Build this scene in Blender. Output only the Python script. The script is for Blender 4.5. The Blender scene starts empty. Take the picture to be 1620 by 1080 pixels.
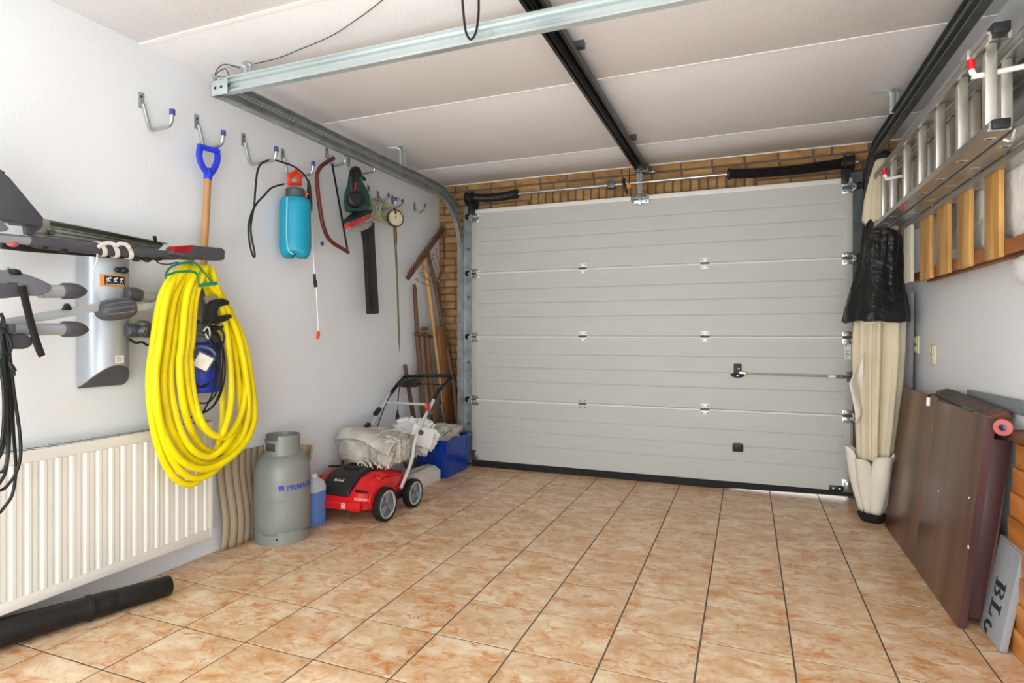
import bpy, bmesh, math, random
from mathutils import Vector, Matrix, noise
R = math.radians
random.seed(7)
C = bpy.context.scene.collection
SC = bpy.context.scene

# ---------------------------------------------------------------- camera
cam_d = bpy.data.cameras.new('camera'); cam = bpy.data.objects.new('camera', cam_d); C.objects.link(cam)
cam.location = (1.3563, -1.59, 1.0918); cam.rotation_euler = (R(90), 0, 0.3752)
cam_d.sensor_width = 36.0; cam_d.lens = 930.9/1620*36
cam_d.shift_x = (810-816)/1620; cam_d.shift_y = -(540-528.6)/1620
cam_d.clip_start = 0.05
SC.camera = cam
# ---------------------------------------------------------------- world, lights, exposure
W = bpy.data.worlds.new('sky'); SC.world = W; W.use_nodes = True
bg = W.node_tree.nodes['Background']; bg.inputs[0].default_value = (0.92, 0.96, 1.0, 1); bg.inputs[1].default_value = 2.2
def area(name, loc, rot, sx, sy, power, col):
    l = bpy.data.lights.new(name, 'AREA'); l.shape = 'RECTANGLE'; l.size = sx; l.size_y = sy; l.energy = power; l.color = col
    o = bpy.data.objects.new(name, l); C.objects.link(o); o.location = loc; o.rotation_euler = rot
    return o
area('daylight_from_patio_door', (0.75, -2.95, 1.15), (R(100), 0, 0), 2.4, 2.0, 36, (0.94, 0.985, 1.0))
area('added_side_fill', (-1.10, -2.2, 1.45), (R(90), 0, R(-72)), 1.3, 1.2, 74, (0.94, 0.99, 1.0))  # added fill that brightens the right wall; the left wall has no window
area('added_uplight', (1.15, -2.35, 0.06), (R(157), 0, 0), 2.0, 1.1, 112, (0.95, 0.985, 1.0))  # added uplight behind the camera, only there to brighten the ceiling
SC.view_settings.view_transform = 'Standard'; SC.view_settings.look = 'None'
SC.view_settings.gamma = 1.0; SC.view_settings.use_curve_mapping = False
SC.view_settings.exposure = -0.13

# ---------------------------------------------------------------- materials
def lin(c):
    if isinstance(c, str):
        c = [int(c[i:i+2], 16)/255 for i in (0, 2, 4)]
        return tuple(x/12.92 if x <= .04045 else ((x+.055)/1.055)**2.4 for x in c)
    return c
def mat(name, col, rough=.5, metal=0., var=.0, scale=8., stretch=(1, 1, 1), bump=0., bscale=60., bstretch=(1, 1, 1),
        rnd=0., trans=0., ior=1.45, alpha=1., col2=None, lo=.35, hi=.65, spec=.5, coat=0., bdist=.01, detail=5.):
    m = bpy.data.materials.new(name); m.use_nodes = True
    nt = m.node_tree; N = nt.nodes; L = nt.links
    p = N['Principled BSDF']; c = lin(col)
    p.inputs['Roughness'].default_value = rough; p.inputs['Metallic'].default_value = metal
    p.inputs['IOR'].default_value = ior; p.inputs['Specular IOR Level'].default_value = spec
    p.inputs['Transmission Weight'].default_value = trans; p.inputs['Alpha'].default_value = alpha
    p.inputs['Coat Weight'].default_value = coat
    p.inputs['Base Color'].default_value = (*c, 1)
    tc = N.new('ShaderNodeTexCoord'); oi = N.new('ShaderNodeObjectInfo')
    add = N.new('ShaderNodeVectorMath'); add.operation = 'MULTIPLY_ADD'
    L.new(oi.outputs['Random'], add.inputs[0]); add.inputs[1].default_value = (37, 53, 71); L.new(tc.outputs['Object'], add.inputs[2])
    def nz(sc, st, det):
        mp = N.new('ShaderNodeMapping'); L.new(add.outputs[0], mp.inputs['Vector']); mp.inputs['Scale'].default_value = st
        n = N.new('ShaderNodeTexNoise'); n.inputs['Scale'].default_value = sc; n.inputs['Detail'].default_value = det
        L.new(mp.outputs[0], n.inputs['Vector']); return n
    out = None
    if var or col2:
        n = nz(scale, stretch, detail)
        r = N.new('ShaderNodeValToRGB'); r.color_ramp.elements[0].position = lo; r.color_ramp.elements[1].position = hi
        a = lin(col2) if col2 else tuple(min(1, x*(1+var)) for x in c)
        b = c if col2 else tuple(x*(1-var) for x in c)
        r.color_ramp.elements[0].color = (*b, 1); r.color_ramp.elements[1].color = (*a, 1)
        L.new(n.outputs['Fac'], r.inputs['Fac']); out = r.outputs['Color']
    if rnd:
        h = N.new('ShaderNodeHueSaturation'); h.inputs['Color'].default_value = (*c, 1)
        if out: L.new(out, h.inputs['Color'])
        mr = N.new('ShaderNodeMapRange'); L.new(oi.outputs['Random'], mr.inputs['Value'])
        mr.inputs['To Min'].default_value = 1-rnd; mr.inputs['To Max'].default_value = 1+rnd
        L.new(mr.outputs[0], h.inputs['Value']); out = h.outputs['Color']
    if out: L.new(out, p.inputs['Base Color'])
    if bump:
        n = nz(bscale, bstretch, 4.)
        b = N.new('ShaderNodeBump'); b.inputs['Strength'].default_value = bump; b.inputs['Distance'].default_value = bdist
        L.new(n.outputs['Fac'], b.inputs['Height']); L.new(b.outputs[0], p.inputs['Normal'])
    m['nodes'] = 1
    return m
PL = mat('plaster', 'E5E8EB', .9, var=.03, scale=1.5, bump=.25, bscale=90, bdist=.004)
CEIL = mat('ceiling_spatter', 'F0EFF0', .95, var=.03, scale=1.2, bump=.5, bscale=140, bdist=.005)
CAULK = mat('white_filler', 'FBFAF8', .8, var=.03)
MORTAR = mat('mortar', '6F675C', .95, var=.2, scale=25, bump=.5, bscale=120)
BRICK = mat('yellow_brick', '9E7446', .9, var=0, col2='BC935F', scale=9, stretch=(1, 1, 2), bump=.6, bscale=70, bdist=.006, rnd=.16)
GROUT = mat('grout', '5C554C', .95, var=.1, scale=30)
ASPH = mat('paving', '9C9890', .95, var=.1, scale=6)
DOORP = mat('door_steel_paint', 'C1C1BC', .42, var=.02, scale=3, stretch=(1, 1, 6), bump=.10, bscale=60, bstretch=(1, 1, 9), bdist=.002)
DOORE = mat('door_edge_light', 'E6E5E0', .4, var=.02)
DCAP = mat('door_end_cap', 'B8B8B4', .45, var=.03)
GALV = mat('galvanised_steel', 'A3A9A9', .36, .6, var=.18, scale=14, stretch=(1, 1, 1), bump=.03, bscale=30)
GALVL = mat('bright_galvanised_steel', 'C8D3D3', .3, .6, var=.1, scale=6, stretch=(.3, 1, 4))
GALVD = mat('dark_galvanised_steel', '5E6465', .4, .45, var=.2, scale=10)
ZINC = mat('zinc_plated_steel', 'B5B7B6', .3, .9, var=.12, scale=20)
HINGE = mat('hinge_white_zinc', 'E4E4E0', .4, .2, var=.04, scale=20)
DARKM = mat('black_steel', '2B2B2B', .45, .5, var=.2, scale=20)
SPRING = mat('oiled_spring_steel', '38383A', .4, .8, var=.2, scale=30)
RAILD = mat('black_opener_rail', '24231F', .35, .6, var=.2, scale=8, stretch=(1, .1, 1))
ALU = mat('aluminium', 'B9B8B4', .34, .85, var=.1, scale=12, stretch=(1, .15, 1), bump=.04, bscale=50, bstretch=(1, .1, 1))
ALUR = mat('aluminium_rung', 'C9C6BC', .36, .8, var=.12, scale=10, stretch=(1, 1, .2))
BLK = mat('black_plastic', '1C1C1D', .45, var=.2, scale=12)
RUB = mat('black_rubber', '141415', .7, var=.2, scale=20)
DGREY = mat('dark_grey_plastic', '4A4B50', .45, var=.08, scale=9)
MGREY = mat('grey_plastic', '6C6E74', .4, var=.06, scale=6)
SILV = mat('silver_paint', 'A9AEB4', .32, .35, var=.05, scale=5, stretch=(1, 1, .3))
STRAPG = mat('light_grey_strap', 'BFC4C4', .5, .1, var=.05)
WHT = mat('white_plastic', 'EDEDEA', .4, var=.03)
CREAMP = mat('cream_socket', 'E9E4C6', .4, var=.03)
RADW = mat('radiator_enamel', 'E3E1DA', .32, var=.02, scale=3)
YEL = mat('yellow_hose', 'F2DC04', .35, var=.06, scale=12, spec=.4)
GRN = mat('green_strap', '16876B', .7, var=.15, scale=30)
BLUEP = mat('blue_plastic', '2340D8', .38, var=.06, scale=8)
PUMPB = mat('pump_blue', '1B3BB8', .4, var=.08, scale=8)
CRATE = mat('crate_blue', '1546B0', .22, var=.08, scale=5, trans=.15)
CYAN = mat('sprayer_blue', '1399B8', .38, var=.05, scale=6)
RED = mat('red_plastic', 'D3161C', .28, var=.04, scale=6, coat=.2)
REDO = mat('orange_red_plastic', 'EE4420', .35, var=.04)
REDL = mat('tail_light_red', '9E1824', .15, var=.1, scale=20)
PINK = mat('wheel_pink_red', 'BE6460', .5, var=.1, scale=20)
ORANGE = mat('orange_plastic', 'E08A18', .4, var=.05)
BOSCHG = mat('dark_green_plastic', '175048', .4, var=.08, scale=9)
MAROON = mat('maroon_paint', '6A2A24', .4, var=.2, scale=20)
GAS = mat('gas_bottle_grey', '868A86', .38, .1, var=.06, scale=7)
LOGOB = mat('logo_blue', '2A3FB0', .5, var=.03)
BRASS = mat('brass', 'A08648', .35, .9, var=.15, scale=20)
BRASSD = mat('tarnished_brass', '6A5638', .45, .8, var=.2, scale=20)
DIAL = mat('dial_face', 'DCD3B4', .5, var=.05)
WOODL = mat('light_ash_handle', 'C9995C', .5, var=.16, scale=12, stretch=(1, 1, .12))
WOODT = mat('tan_handle', 'B98A5A', .6, var=.15, scale=14, stretch=(1, 1, .12))
WOODD = mat('dark_weathered_handle', '6B4E3A', .65, var=.25, scale=12, stretch=(1, 1, .1))
WOODR = mat('red_brown_plank', '7C5232', .6, var=.25, scale=9, stretch=(1, 1, .1))
STAKE = mat('grey_brown_stake', '7D6C56', .75, var=.25, scale=12, stretch=(1, 1, .1))
SLAT = mat('knotty_pine_slat', 'A87838', .5, col2='CFA054', scale=11, stretch=(1.5, 1.5, .3), rnd=.08)
BEAM = mat('brown_stained_beam', '93582C', .5, var=.2, scale=8, stretch=(1, .1, 1))
PINE = mat('orange_pine', 'BE6F2C', .4, col2='E09448', scale=6, stretch=(1, .25, 3), rnd=.1)
BOARDW = mat('whitewashed_board', 'CFCBB8', .6, var=.08, scale=8, stretch=(1, 1, .15))
TABLE = mat('dark_mahogany_veneer', '70503E', .31, col2='4A2F24', scale=5, stretch=(1, 2.2, .12), spec=.6, bump=.04, bscale=30, bstretch=(1, 1, .1))
TABLEE = mat('worn_mahogany_edge', '4A2E30', .35, var=.3, scale=12, stretch=(1, 1, .1))
DECK = mat('skateboard_deck', '5C534C', .7, var=.12, scale=14)
DECKE = mat('skateboard_nose_wood', '744733', .45, var=.15, scale=10)
LIDG = mat('grey_translucent_lid', '8C949A', .3, var=.04, trans=.35)
PLANKG = mat('weathered_grey_plank', '9EA3A6', .8, col2='858A90', scale=7, stretch=(1, 1, .15), bump=.3, bscale=30, bstretch=(1, 1, .1))
STENC = mat('stencil_black', '2A2C32', .8, var=.3, scale=25)
CANVAS = mat('parasol_canvas', 'DCCFB2', .85, var=.05, scale=6, bump=.25, bscale=25, bdist=.01)
CANVASW = mat('parasol_canvas_inside', 'E8E1D2', .85, var=.04, scale=6, bump=.2, bscale=25, bdist=.01)
TARP = mat('dirty_canvas', 'CBC7BE', .85, col2='A8A298', scale=9, bump=.5, bscale=22, bdist=.02)
TARPW = mat('pale_cloth', 'D8D4CA', .85, col2='B9B2A6', scale=9, bump=.4, bscale=25, bdist=.02)
BAGW = mat('white_plastic_bag', 'F0F0EE', .35, var=.04, bump=.3, bscale=20, bdist=.02)
BAGB = mat('black_plastic_sheet', '1A1A1A', .32, var=.2, scale=9, bump=.8, bscale=14, bdist=.03)
SHEET = mat('clear_plastic_sheet', 'FCFDFB', .28, var=.02, trans=.12, ior=1.2, bump=.5, bscale=9, bdist=.03)
FOAM = mat('white_foam', 'E9E5DA', .8, var=.04, scale=12)
GLASSC = mat('clear_pvc_hose', 'D6D8BE', .2, trans=.6, ior=1.3, var=.04)
BOTT = mat('blue_washer_bottle', '6F93DA', .18, trans=.12, ior=1.2, var=.03)
BOTN = mat('milky_bottle_plastic', 'DFE6EE', .3, trans=.35, ior=1.2, var=.03)
PIPE = mat('black_pipe_plastic', '131313', .5, var=.2, scale=14)
CORD = mat('black_cord', '1B1A1C', .5, var=.15, scale=30)
CORDD = mat('dark_green_cord', '26322F', .5, var=.15, scale=30)
LED = mat('led_panel', 'DDDCD4', .3, var=.05, scale=40)
GREYC = mat('grey_cast_metal', '5B5E60', .45, .4, var=.1)
TAPE = mat('white_webbing', 'D9D4CC', .8, var=.08, scale=40)
MATE = mat('mat_edge', '8A6D55', .9, var=.1)
DIRT = mat('rust_brown_mesh', '7A4A3C', .7, var=.2, scale=30)

def tile_material():
    m = bpy.data.materials.new('terracotta_glazed_tile'); m.use_nodes = True
    nt = m.node_tree; N = nt.nodes; L = nt.links; p = N['Principled BSDF']
    tc = N.new('ShaderNodeTexCoord'); oi = N.new('ShaderNodeObjectInfo')
    add = N.new('ShaderNodeVectorMath'); add.operation = 'MULTIPLY_ADD'
    L.new(oi.outputs['Random'], add.inputs[0]); add.inputs[1].default_value = (91, 57, 33); L.new(tc.outputs['Object'], add.inputs[2])
    def nz(sc, st, det, dist=0., rough=.55):
        mp = N.new('ShaderNodeMapping'); L.new(add.outputs[0], mp.inputs['Vector']); mp.inputs['Scale'].default_value = st
        n = N.new('ShaderNodeTexNoise'); n.inputs['Scale'].default_value = sc; n.inputs['Detail'].default_value = det
        n.inputs['Distortion'].default_value = dist; n.inputs['Roughness'].default_value = rough
        L.new(mp.outputs[0], n.inputs['Vector']); return n.outputs['Fac']
    def ramp(src, a, b, ca, cb):
        r = N.new('ShaderNodeValToRGB'); e = r.color_ramp.elements
        e[0].position = a; e[1].position = b; e[0].color = (*lin(ca), 1); e[1].color = (*lin(cb), 1); L.new(src, r.inputs['Fac']); return r.outputs['Color']
    def mixc(f, a, b, mode='MIX'):
        x = N.new('ShaderNodeMix'); x.data_type = 'RGBA'; x.blend_type = mode
        if isinstance(f, float): x.inputs[0].default_value = f
        else: L.new(f, x.inputs[0])
        L.new(a, x.inputs[6]); L.new(b, x.inputs[7]); return x.outputs[2]
    base = ramp(nz(8, (1, 1.3, 1), 7, .5, .62), .34, .66, 'CCA072', 'ECD6B6')
    org = ramp(nz(9, (1, 2.0, 1), 5, 1.0), .3, .8, 'BE6C28', 'D38F48')
    f1 = ramp(nz(12, (1, 1.5, 1), 8, .9, .74), .49, .63, '000000', 'F0F0F0')
    c = mixc(f1, base, org)
    f2 = ramp(nz(38, (1, 1.6, 1), 7, 1.4, .75), .56, .74, '000000', 'A0A0A0')
    red = ramp(nz(20, (1, 1, 1), 3), .3, .7, 'B46F38', 'CC8E54')
    c = mixc(f2, c, red)
    h = N.new('ShaderNodeHueSaturation'); L.new(c, h.inputs['Color'])
    mr = N.new('ShaderNodeMapRange'); L.new(oi.outputs['Random'], mr.inputs['Value']); mr.inputs['To Min'].default_value = .96; mr.inputs['To Max'].default_value = 1.04
    L.new(mr.outputs[0], h.inputs['Value']); L.new(h.outputs[0], p.inputs['Base Color'])
    p.inputs['Roughness'].default_value = .32; p.inputs['Specular IOR Level'].default_value = .5
    b = N.new('ShaderNodeBump'); b.inputs['Strength'].default_value = .12; b.inputs['Distance'].default_value = .004
    L.new(nz(40, (1, 2, 1), 4), b.inputs['Height']); L.new(b.outputs[0], p.inputs['Normal'])
    return m
TILE = tile_material()
def stripe_material():
    m = bpy.data.materials.new('striped_woven_mat'); m.use_nodes = True
    nt = m.node_tree; N = nt.nodes; L = nt.links; p = N['Principled BSDF']
    at = N.new('ShaderNodeUVMap'); sp = N.new('ShaderNodeSeparateXYZ'); L.new(at.outputs[0], sp.inputs[0])
    mm = N.new('ShaderNodeMath'); mm.operation = 'MULTIPLY'; mm.inputs[1].default_value = 12.0; L.new(sp.outputs[0], mm.inputs[0])
    fr = N.new('ShaderNodeMath'); fr.operation = 'FRACT'; L.new(mm.outputs[0], fr.inputs[0])
    r = N.new('ShaderNodeValToRGB'); cr = r.color_ramp; cr.interpolation = 'CONSTANT'
    cr.elements[0].position = 0; cr.elements[0].color = (*lin('B8A68C'), 1)
    cr.elements[1].position = .42; cr.elements[1].color = (*lin('A08D74'), 1)
    for pos, col in ((.66, '6F6459'), (.80, 'A5937A'), (.88, 'B8A68C')):
        e = cr.elements.new(pos); e.color = (*lin(col), 1)
    L.new(fr.outputs[0], r.inputs['Fac'])
    n = N.new('ShaderNodeTexNoise'); n.inputs['Scale'].default_value = 260; tc = N.new('ShaderNodeTexCoord'); L.new(tc.outputs['Object'], n.inputs['Vector'])
    x = N.new('ShaderNodeMix'); x.data_type = 'RGBA'; x.blend_type = 'OVERLAY'; x.inputs[0].default_value = .35
    L.new(r.outputs[0], x.inputs[6]); L.new(n.outputs['Color'], x.inputs[7]); L.new(x.outputs[2], p.inputs['Base Color'])
    p.inputs['Roughness'].default_value = .95
    b = N.new('ShaderNodeBump'); b.inputs['Strength'].default_value = .5; b.inputs['Distance'].default_value = .004
    L.new(n.outputs['Fac'], b.inputs['Height']); L.new(b.outputs[0], p.inputs['Normal'])
    return m
STRIPE = stripe_material()

# ---------------------------------------------------------------- geometry helpers
def V(*a): return Vector(a[0]) if len(a) == 1 else Vector(a)
def smooth(pts, n=6, closed=False):
    P = [V(p) for p in pts]; out = []; m = len(P)
    for i in range(m if closed else m-1):
        a = P[(i-1) % m] if closed or i > 0 else P[0]*2-P[1]
        b = P[i]; c = P[(i+1) % m]
        d = P[(i+2) % m] if closed or i+2 < m else P[-1]*2-P[-2]
        for k in range(n):
            t = k/n
            out.append(.5*((2*b)+(c-a)*t+(2*a-5*b+4*c-d)*t*t+(3*b-a-3*c+d)*t**3))
    if not closed: out.append(P[-1])
    return out
class B:
    def __init__(s): s.v = []; s.f = []; s.uv = {}
    def add(s, vs, fs):
        o = len(s.v); s.v += [V(p) for p in vs]; s.f += [tuple(i+o for i in f) for f in fs]; return s
    def box(s, a, b):
        x0, y0, z0 = (min(a[i], b[i]) for i in range(3)); x1, y1, z1 = (max(a[i], b[i]) for i in range(3))
        return s.add([(x0,y0,z0),(x1,y0,z0),(x1,y1,z0),(x0,y1,z0),(x0,y0,z1),(x1,y0,z1),(x1,y1,z1),(x0,y1,z1)],
                     [(0,3,2,1),(4,5,6,7),(0,1,5,4),(1,2,6,5),(2,3,7,6),(3,0,4,7)])
    def obox(s, o, u, v, w):      # corner o, edge vectors u v w
        o, u, v, w = V(o), V(u), V(v), V(w)
        if u.cross(v).dot(w) < 0: u, v = v, u
        return s.add([o,o+u,o+u+v,o+v,o+w,o+u+w,o+u+v+w,o+v+w],
                     [(0,3,2,1),(4,5,6,7),(0,1,5,4),(1,2,6,5),(2,3,7,6),(3,0,4,7)])
    def beam(s, p, q, w, h, up=(0,0,1)):   # rectangular bar from p to q, w sideways, h along up
        p, q, up = V(p), V(q), V(up); d = q-p; sd = d.cross(up).normalized(); u2 = sd.cross(d).normalized()
        return s.obox(p-sd*w/2-u2*h/2, sd*w, d, u2*h)
    def ctube(s, pts, secs, n=10, closed=False, cap=True, flat=None, up=None):
        P = [V(p) for p in pts]; m = len(P); vs = []; fs = []
        ref = None
        for i in range(m):
            a = P[(i-1) % m] if closed or i > 0 else P[i]; b = P[(i+1) % m] if closed or i < m-1 else P[i]
            t = (b-a).normalized()
            if ref is None:
                ref = V(up) if up else (V(0,0,1) if abs(t.z) < .9 else V(1,0,0))
            x = ref-t*ref.dot(t)
            if x.length < 1e-4: x = t.orthogonal()
            x.normalize(); y = t.cross(x)
            if not up: ref = x
            r = secs[i] if isinstance(secs, (list, tuple)) else secs
            ra, rb = (r, r) if flat is None else (r, r*flat)
            for k in range(n):
                an = 2*math.pi*(k+.5)/n; vs.append(P[i]+x*ra*math.cos(an)+y*rb*math.sin(an))
        for i in range(m if closed else m-1):
            j = (i+1) % m
            for k in range(n):
                l = (k+1) % n; fs.append((i*n+k, i*n+l, j*n+l, j*n+k))
        if cap and not closed:
            fs.append(tuple(range(n-1, -1, -1))); fs.append(tuple((m-1)*n+k for k in range(n)))
        return s.add(vs, fs)
    def cyl(s, p, q, r0, r1=None, n=16): return s.ctube([p, q], [r0, r0 if r1 is None else r1], n)
    def lathe(s, prof, o, axis=(0,0,1), n=24, a0=0., a1=360., cap=True):   # prof [(r,h)]
        ax = V(axis).normalized(); x = ax.orthogonal().normalized() if abs(ax.z) < .99 else V(1,0,0); y = ax.cross(x); o = V(o)
        full = abs(a1-a0) >= 360; m = n if full else n+1; vs = []; fs = []
        for r, h in prof:
            for k in range(m):
                a = R(a0+(a1-a0)*k/n); vs.append(o+ax*h+(x*math.cos(a)+y*math.sin(a))*max(r, 1e-5))
        for i in range(len(prof)-1):
            for k in range(n):
                l = (k+1) % m; fs.append((i*m+k, i*m+l, (i+1)*m+l, (i+1)*m+k))
        if cap and full:
            fs.append(tuple(range(m-1, -1, -1))); fs.append(tuple((len(prof)-1)*m+k for k in range(m)))
        return s.add(vs, fs)
    def prism(s, pts, w):          # planar outline (3D points) extruded by vector w
        P = [V(p) for p in pts]; w = V(w); m = len(P)
        nrm = Vector()
        for i in range(m): nrm += P[i].cross(P[(i+1) % m])
        if nrm.dot(w) > 0: P.reverse()
        return s.add(P+[p+w for p in P], [tuple(range(m)), tuple(range(2*m-1, m-1, -1))]+[(i, m+i, m+(i+1) % m, (i+1) % m) for i in range(m)])
    def grid(s, fn, nu, nv, close=False, uv=False):
        vs = []; fs = []; m = nu if close else nu+1; o = len(s.v)
        for j in range(nv+1):
            for i in range(m):
                vs.append(fn(i/nu, j/nv))
                if uv: s.uv[o+j*m+i] = (i/nu, j/nv)
        for j in range(nv):
            for i in range(nu):
                k = (i+1) % m; fs.append((j*m+i, j*m+k, (j+1)*m+k, (j+1)*m+i))
        return s.add(vs, fs)
    def ell(s, c, r, n=16, m=10, f=None):
        c = V(c)
        def fn(u, v):
            a = 2*math.pi*u; b = math.pi*(v-.5)*.999
            d = V(math.cos(a)*math.cos(b), math.sin(a)*math.cos(b), math.sin(b))
            k = f(d) if f else 1.
            return c+V(d.x*r[0], d.y*r[1], d.z*r[2])*k
        s.grid(fn, n, m, close=True)
        o = len(s.v)-n*(m+1); s.f.append(tuple(o+k for k in range(n-1, -1, -1))); s.f.append(tuple(o+m*n+k for k in range(n)))
        return s
LOC = {}
def wloc(o):
    l = Vector((0, 0, 0))
    while o is not None: l = l+Vector(o.location); o = o.parent
    return l
def obj(name, b, m, parent=None, bevel=0., sm=35, org=None, solid=0., sub=0, seg=2):
    bm = bmesh.new(); vs = [bm.verts.new(p) for p in b.v]
    uvl = bm.loops.layers.uv.new('UVMap') if b.uv else None
    for f in b.f:
        try: fc = bm.faces.new([vs[i] for i in f])
        except ValueError: continue
        if uvl:
            for k, l in enumerate(fc.loops): l[uvl].uv = b.uv.get(f[k], (0, 0))
    bm.normal_update()
    if bevel:
        es = [e for e in bm.edges if len(e.link_faces) == 2 and e.calc_face_angle(0) > R(30)]
        bmesh.ops.bevel(bm, geom=es, offset=bevel, segments=seg, affect='EDGES', profile=.5, clamp_overlap=True)
    base = wloc(parent) if parent else None
    if base is None:
        if org: base = V(org)
        else:
            xs = [v.co for v in bm.verts]
            base = V((min(p.x for p in xs)+max(p.x for p in xs))/2, (min(p.y for p in xs)+max(p.y for p in xs))/2, min(p.z for p in xs))
    if org and parent: base = V(org)
    for v in bm.verts: v.co -= base
    for f in bm.faces: f.smooth = sm > 0
    for e in bm.edges:
        if len(e.link_faces) == 2 and e.calc_face_angle(0) > R(max(sm, 1)): e.smooth = False
    me = bpy.data.meshes.new(name); bm.to_mesh(me); bm.free()
    if isinstance(m, list):
        for q in m: me.materials.append(q)
    else: me.materials.append(m)
    o = bpy.data.objects.new(name, me); C.objects.link(o)
    if parent:
        o.parent = parent; o.location = base-wloc(parent)
    else: o.location = base
    if sub:
        k = o.modifiers.new('subsurf', 'SUBSURF'); k.levels = sub; k.render_levels = sub
    if solid:
        k = o.modifiers.new('solidify', 'SOLIDIFY'); k.thickness = solid; k.offset = 0
    return o
def tag(o, label, cat, group=None):
    o['label'] = label; o['category'] = cat
    if group: o['group'] = group
    return o
def thing(name, label, cat, loc, group=None):
    o = bpy.data.objects.new(name, None); C.objects.link(o); o.location = loc; o.empty_display_size = .05
    return tag(o, label, cat, group)
def struct(name, b, m, **k):
    o = obj(name, b, m, **k); o['kind'] = 'structure'; return o
def copy_tree(o, parent=None):
    c = o.copy(); C.objects.link(c)
    if parent: c.parent = parent
    for ch in o.children: copy_tree(ch, c)
    return c
def text_geo(body, size, o, u, v, depth=.0008, bend=None, bold=0.):
    """letters as real geometry: o = lower left corner, u = reading direction, v = letter up"""
    cu = bpy.data.curves.new('letters', 'FONT'); cu.body = body; cu.size = size; cu.extrude = depth/2; cu.offset = bold
    t = bpy.data.objects.new('letters', cu); C.objects.link(t)
    dg = bpy.context.evaluated_depsgraph_get(); dg.update()
    me = bpy.data.meshes.new_from_object(t.evaluated_get(dg))
    o, u, v = V(o), V(u).normalized(), V(v).normalized(); w = u.cross(v)
    b = B(); vs = []
    for p in me.vertices:
        vs.append(bend(p.co) if bend else o+u*p.co.x+v*p.co.y+w*(p.co.z+depth/2))
    b.add(vs, [tuple(p.vertices) for p in me.polygons])
    bpy.data.objects.remove(t); bpy.data.curves.remove(cu); bpy.data.meshes.remove(me)
    return b

def screws(name, pts, r, m, parent):
    for p in pts: obj(name, B().lathe([(r, .003), (r, 0), (r*.6, -.002), (.0002, -.002)], p, (0, 1, 0), 8), m, parent)

# ================================================================ SETTING
XL, XR, YB, YF, ZC = -1.14, 2.29, 2.93, -3.0, 2.375
DX0, DX1, DZ = -0.775, 2.0, 2.105            # garage door opening
struct('driveway', B().box((-6, -9, -.12), (8, 14, -.03)), ASPH)
floor = struct('floor', B().box((XL-.2, YF-.1, -.14), (XR+.2, YB+.12, -.0016)), GROUT)
xs = [XL]+[-.9+.3*i for i in range(11)]+[XR]; ys = [YF, -2.7]+[-2.4+.3*i for i in range(18)]+[YB-.02]
def tile_mesh(w, d):
    b = B(); g = .0030; e = .0008; t = .009
    x0, x1, y0, y1 = -w/2+g, w/2-g, -d/2+g, d/2-g
    b.add([(x0,y0,-t),(x1,y0,-t),(x1,y1,-t),(x0,y1,-t),(x0,y0,-e),(x1,y0,-e),(x1,y1,-e),(x0,y1,-e),
           (x0+e,y0+e,0),(x1-e,y0+e,0),(x1-e,y1-e,0),(x0+e,y1-e,0)],
          [(0,1,5,4),(1,2,6,5),(2,3,7,6),(3,0,4,7),(4,5,9,8),(5,6,10,9),(6,7,11,10),(7,4,8,11),(8,9,10,11)])
    return b
cache = {}
for i in range(len(xs)-1):
    for j in range(len(ys)-1):
        w, d = round(xs[i+1]-xs[i], 3), round(ys[j+1]-ys[j], 3); cx, cy = (xs[i]+xs[i+1])/2, (ys[j]+ys[j+1])/2
        if (w, d) not in cache:
            o = obj('floor_tile', tile_mesh(w, d), TILE, sm=0, org=(0, 0, 0)); cache[(w, d)] = o.data
        else:
            o = bpy.data.objects.new('floor_tile', cache[(w, d)]); C.objects.link(o)
        o.parent = floor; o.location = V(cx, cy, random.uniform(-.0004, .0004))-Vector(floor.location)
        o.rotation_euler = (random.uniform(-.0012, .0012), random.uniform(-.0012, .0012), 0)
struct('wall_left', B().box((XL-.2, YF, -.02), (XL, YB+.1, ZC+.02)), PL)
struct('wall_right', B().box((XR, YF, -.02), (XR+.2, YB+.1, ZC+.02)), PL)
wf = B(); wf.box((XL-.2, YF-.2, -.02), (-.5, YF, ZC+.02)); wf.box((2.0, YF-.2, -.02), (XR+.2, YF, ZC+.02)); wf.box((-.5, YF-.2, 2.25), (2.0, YF, ZC+.02))
struct('wall_front', wf, PL)
ceil = struct('ceiling', B().box((XL-.2, YF-.2, ZC+.012), (XR+.2, YB+.12, ZC+.25)), CAULK)
cy = [YF, -1.975, -.875, .225, 1.325, 2.43, YB]
for j in range(6):
    obj('ceiling_panel', B().box((XL, cy[j]+.006, ZC), (XR, cy[j+1]-.006, ZC+.014)), CEIL, ceil, bevel=.002)
for j in range(1, 6):
    obj('joint_filler', B().box((XL, cy[j]-.010, ZC-.003), (XR, cy[j]+.010, ZC+.013)), CAULK, ceil)
cb = B(); random.seed(3); n = 60
cb.ctube(smooth([(XL+(XR-XL)*i/n, YB-.002, ZC-.003+random.uniform(-.002, .002)) for i in range(n+1)], 2), .006, 6)
struct('trim_1', cb, CAULK)
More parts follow.
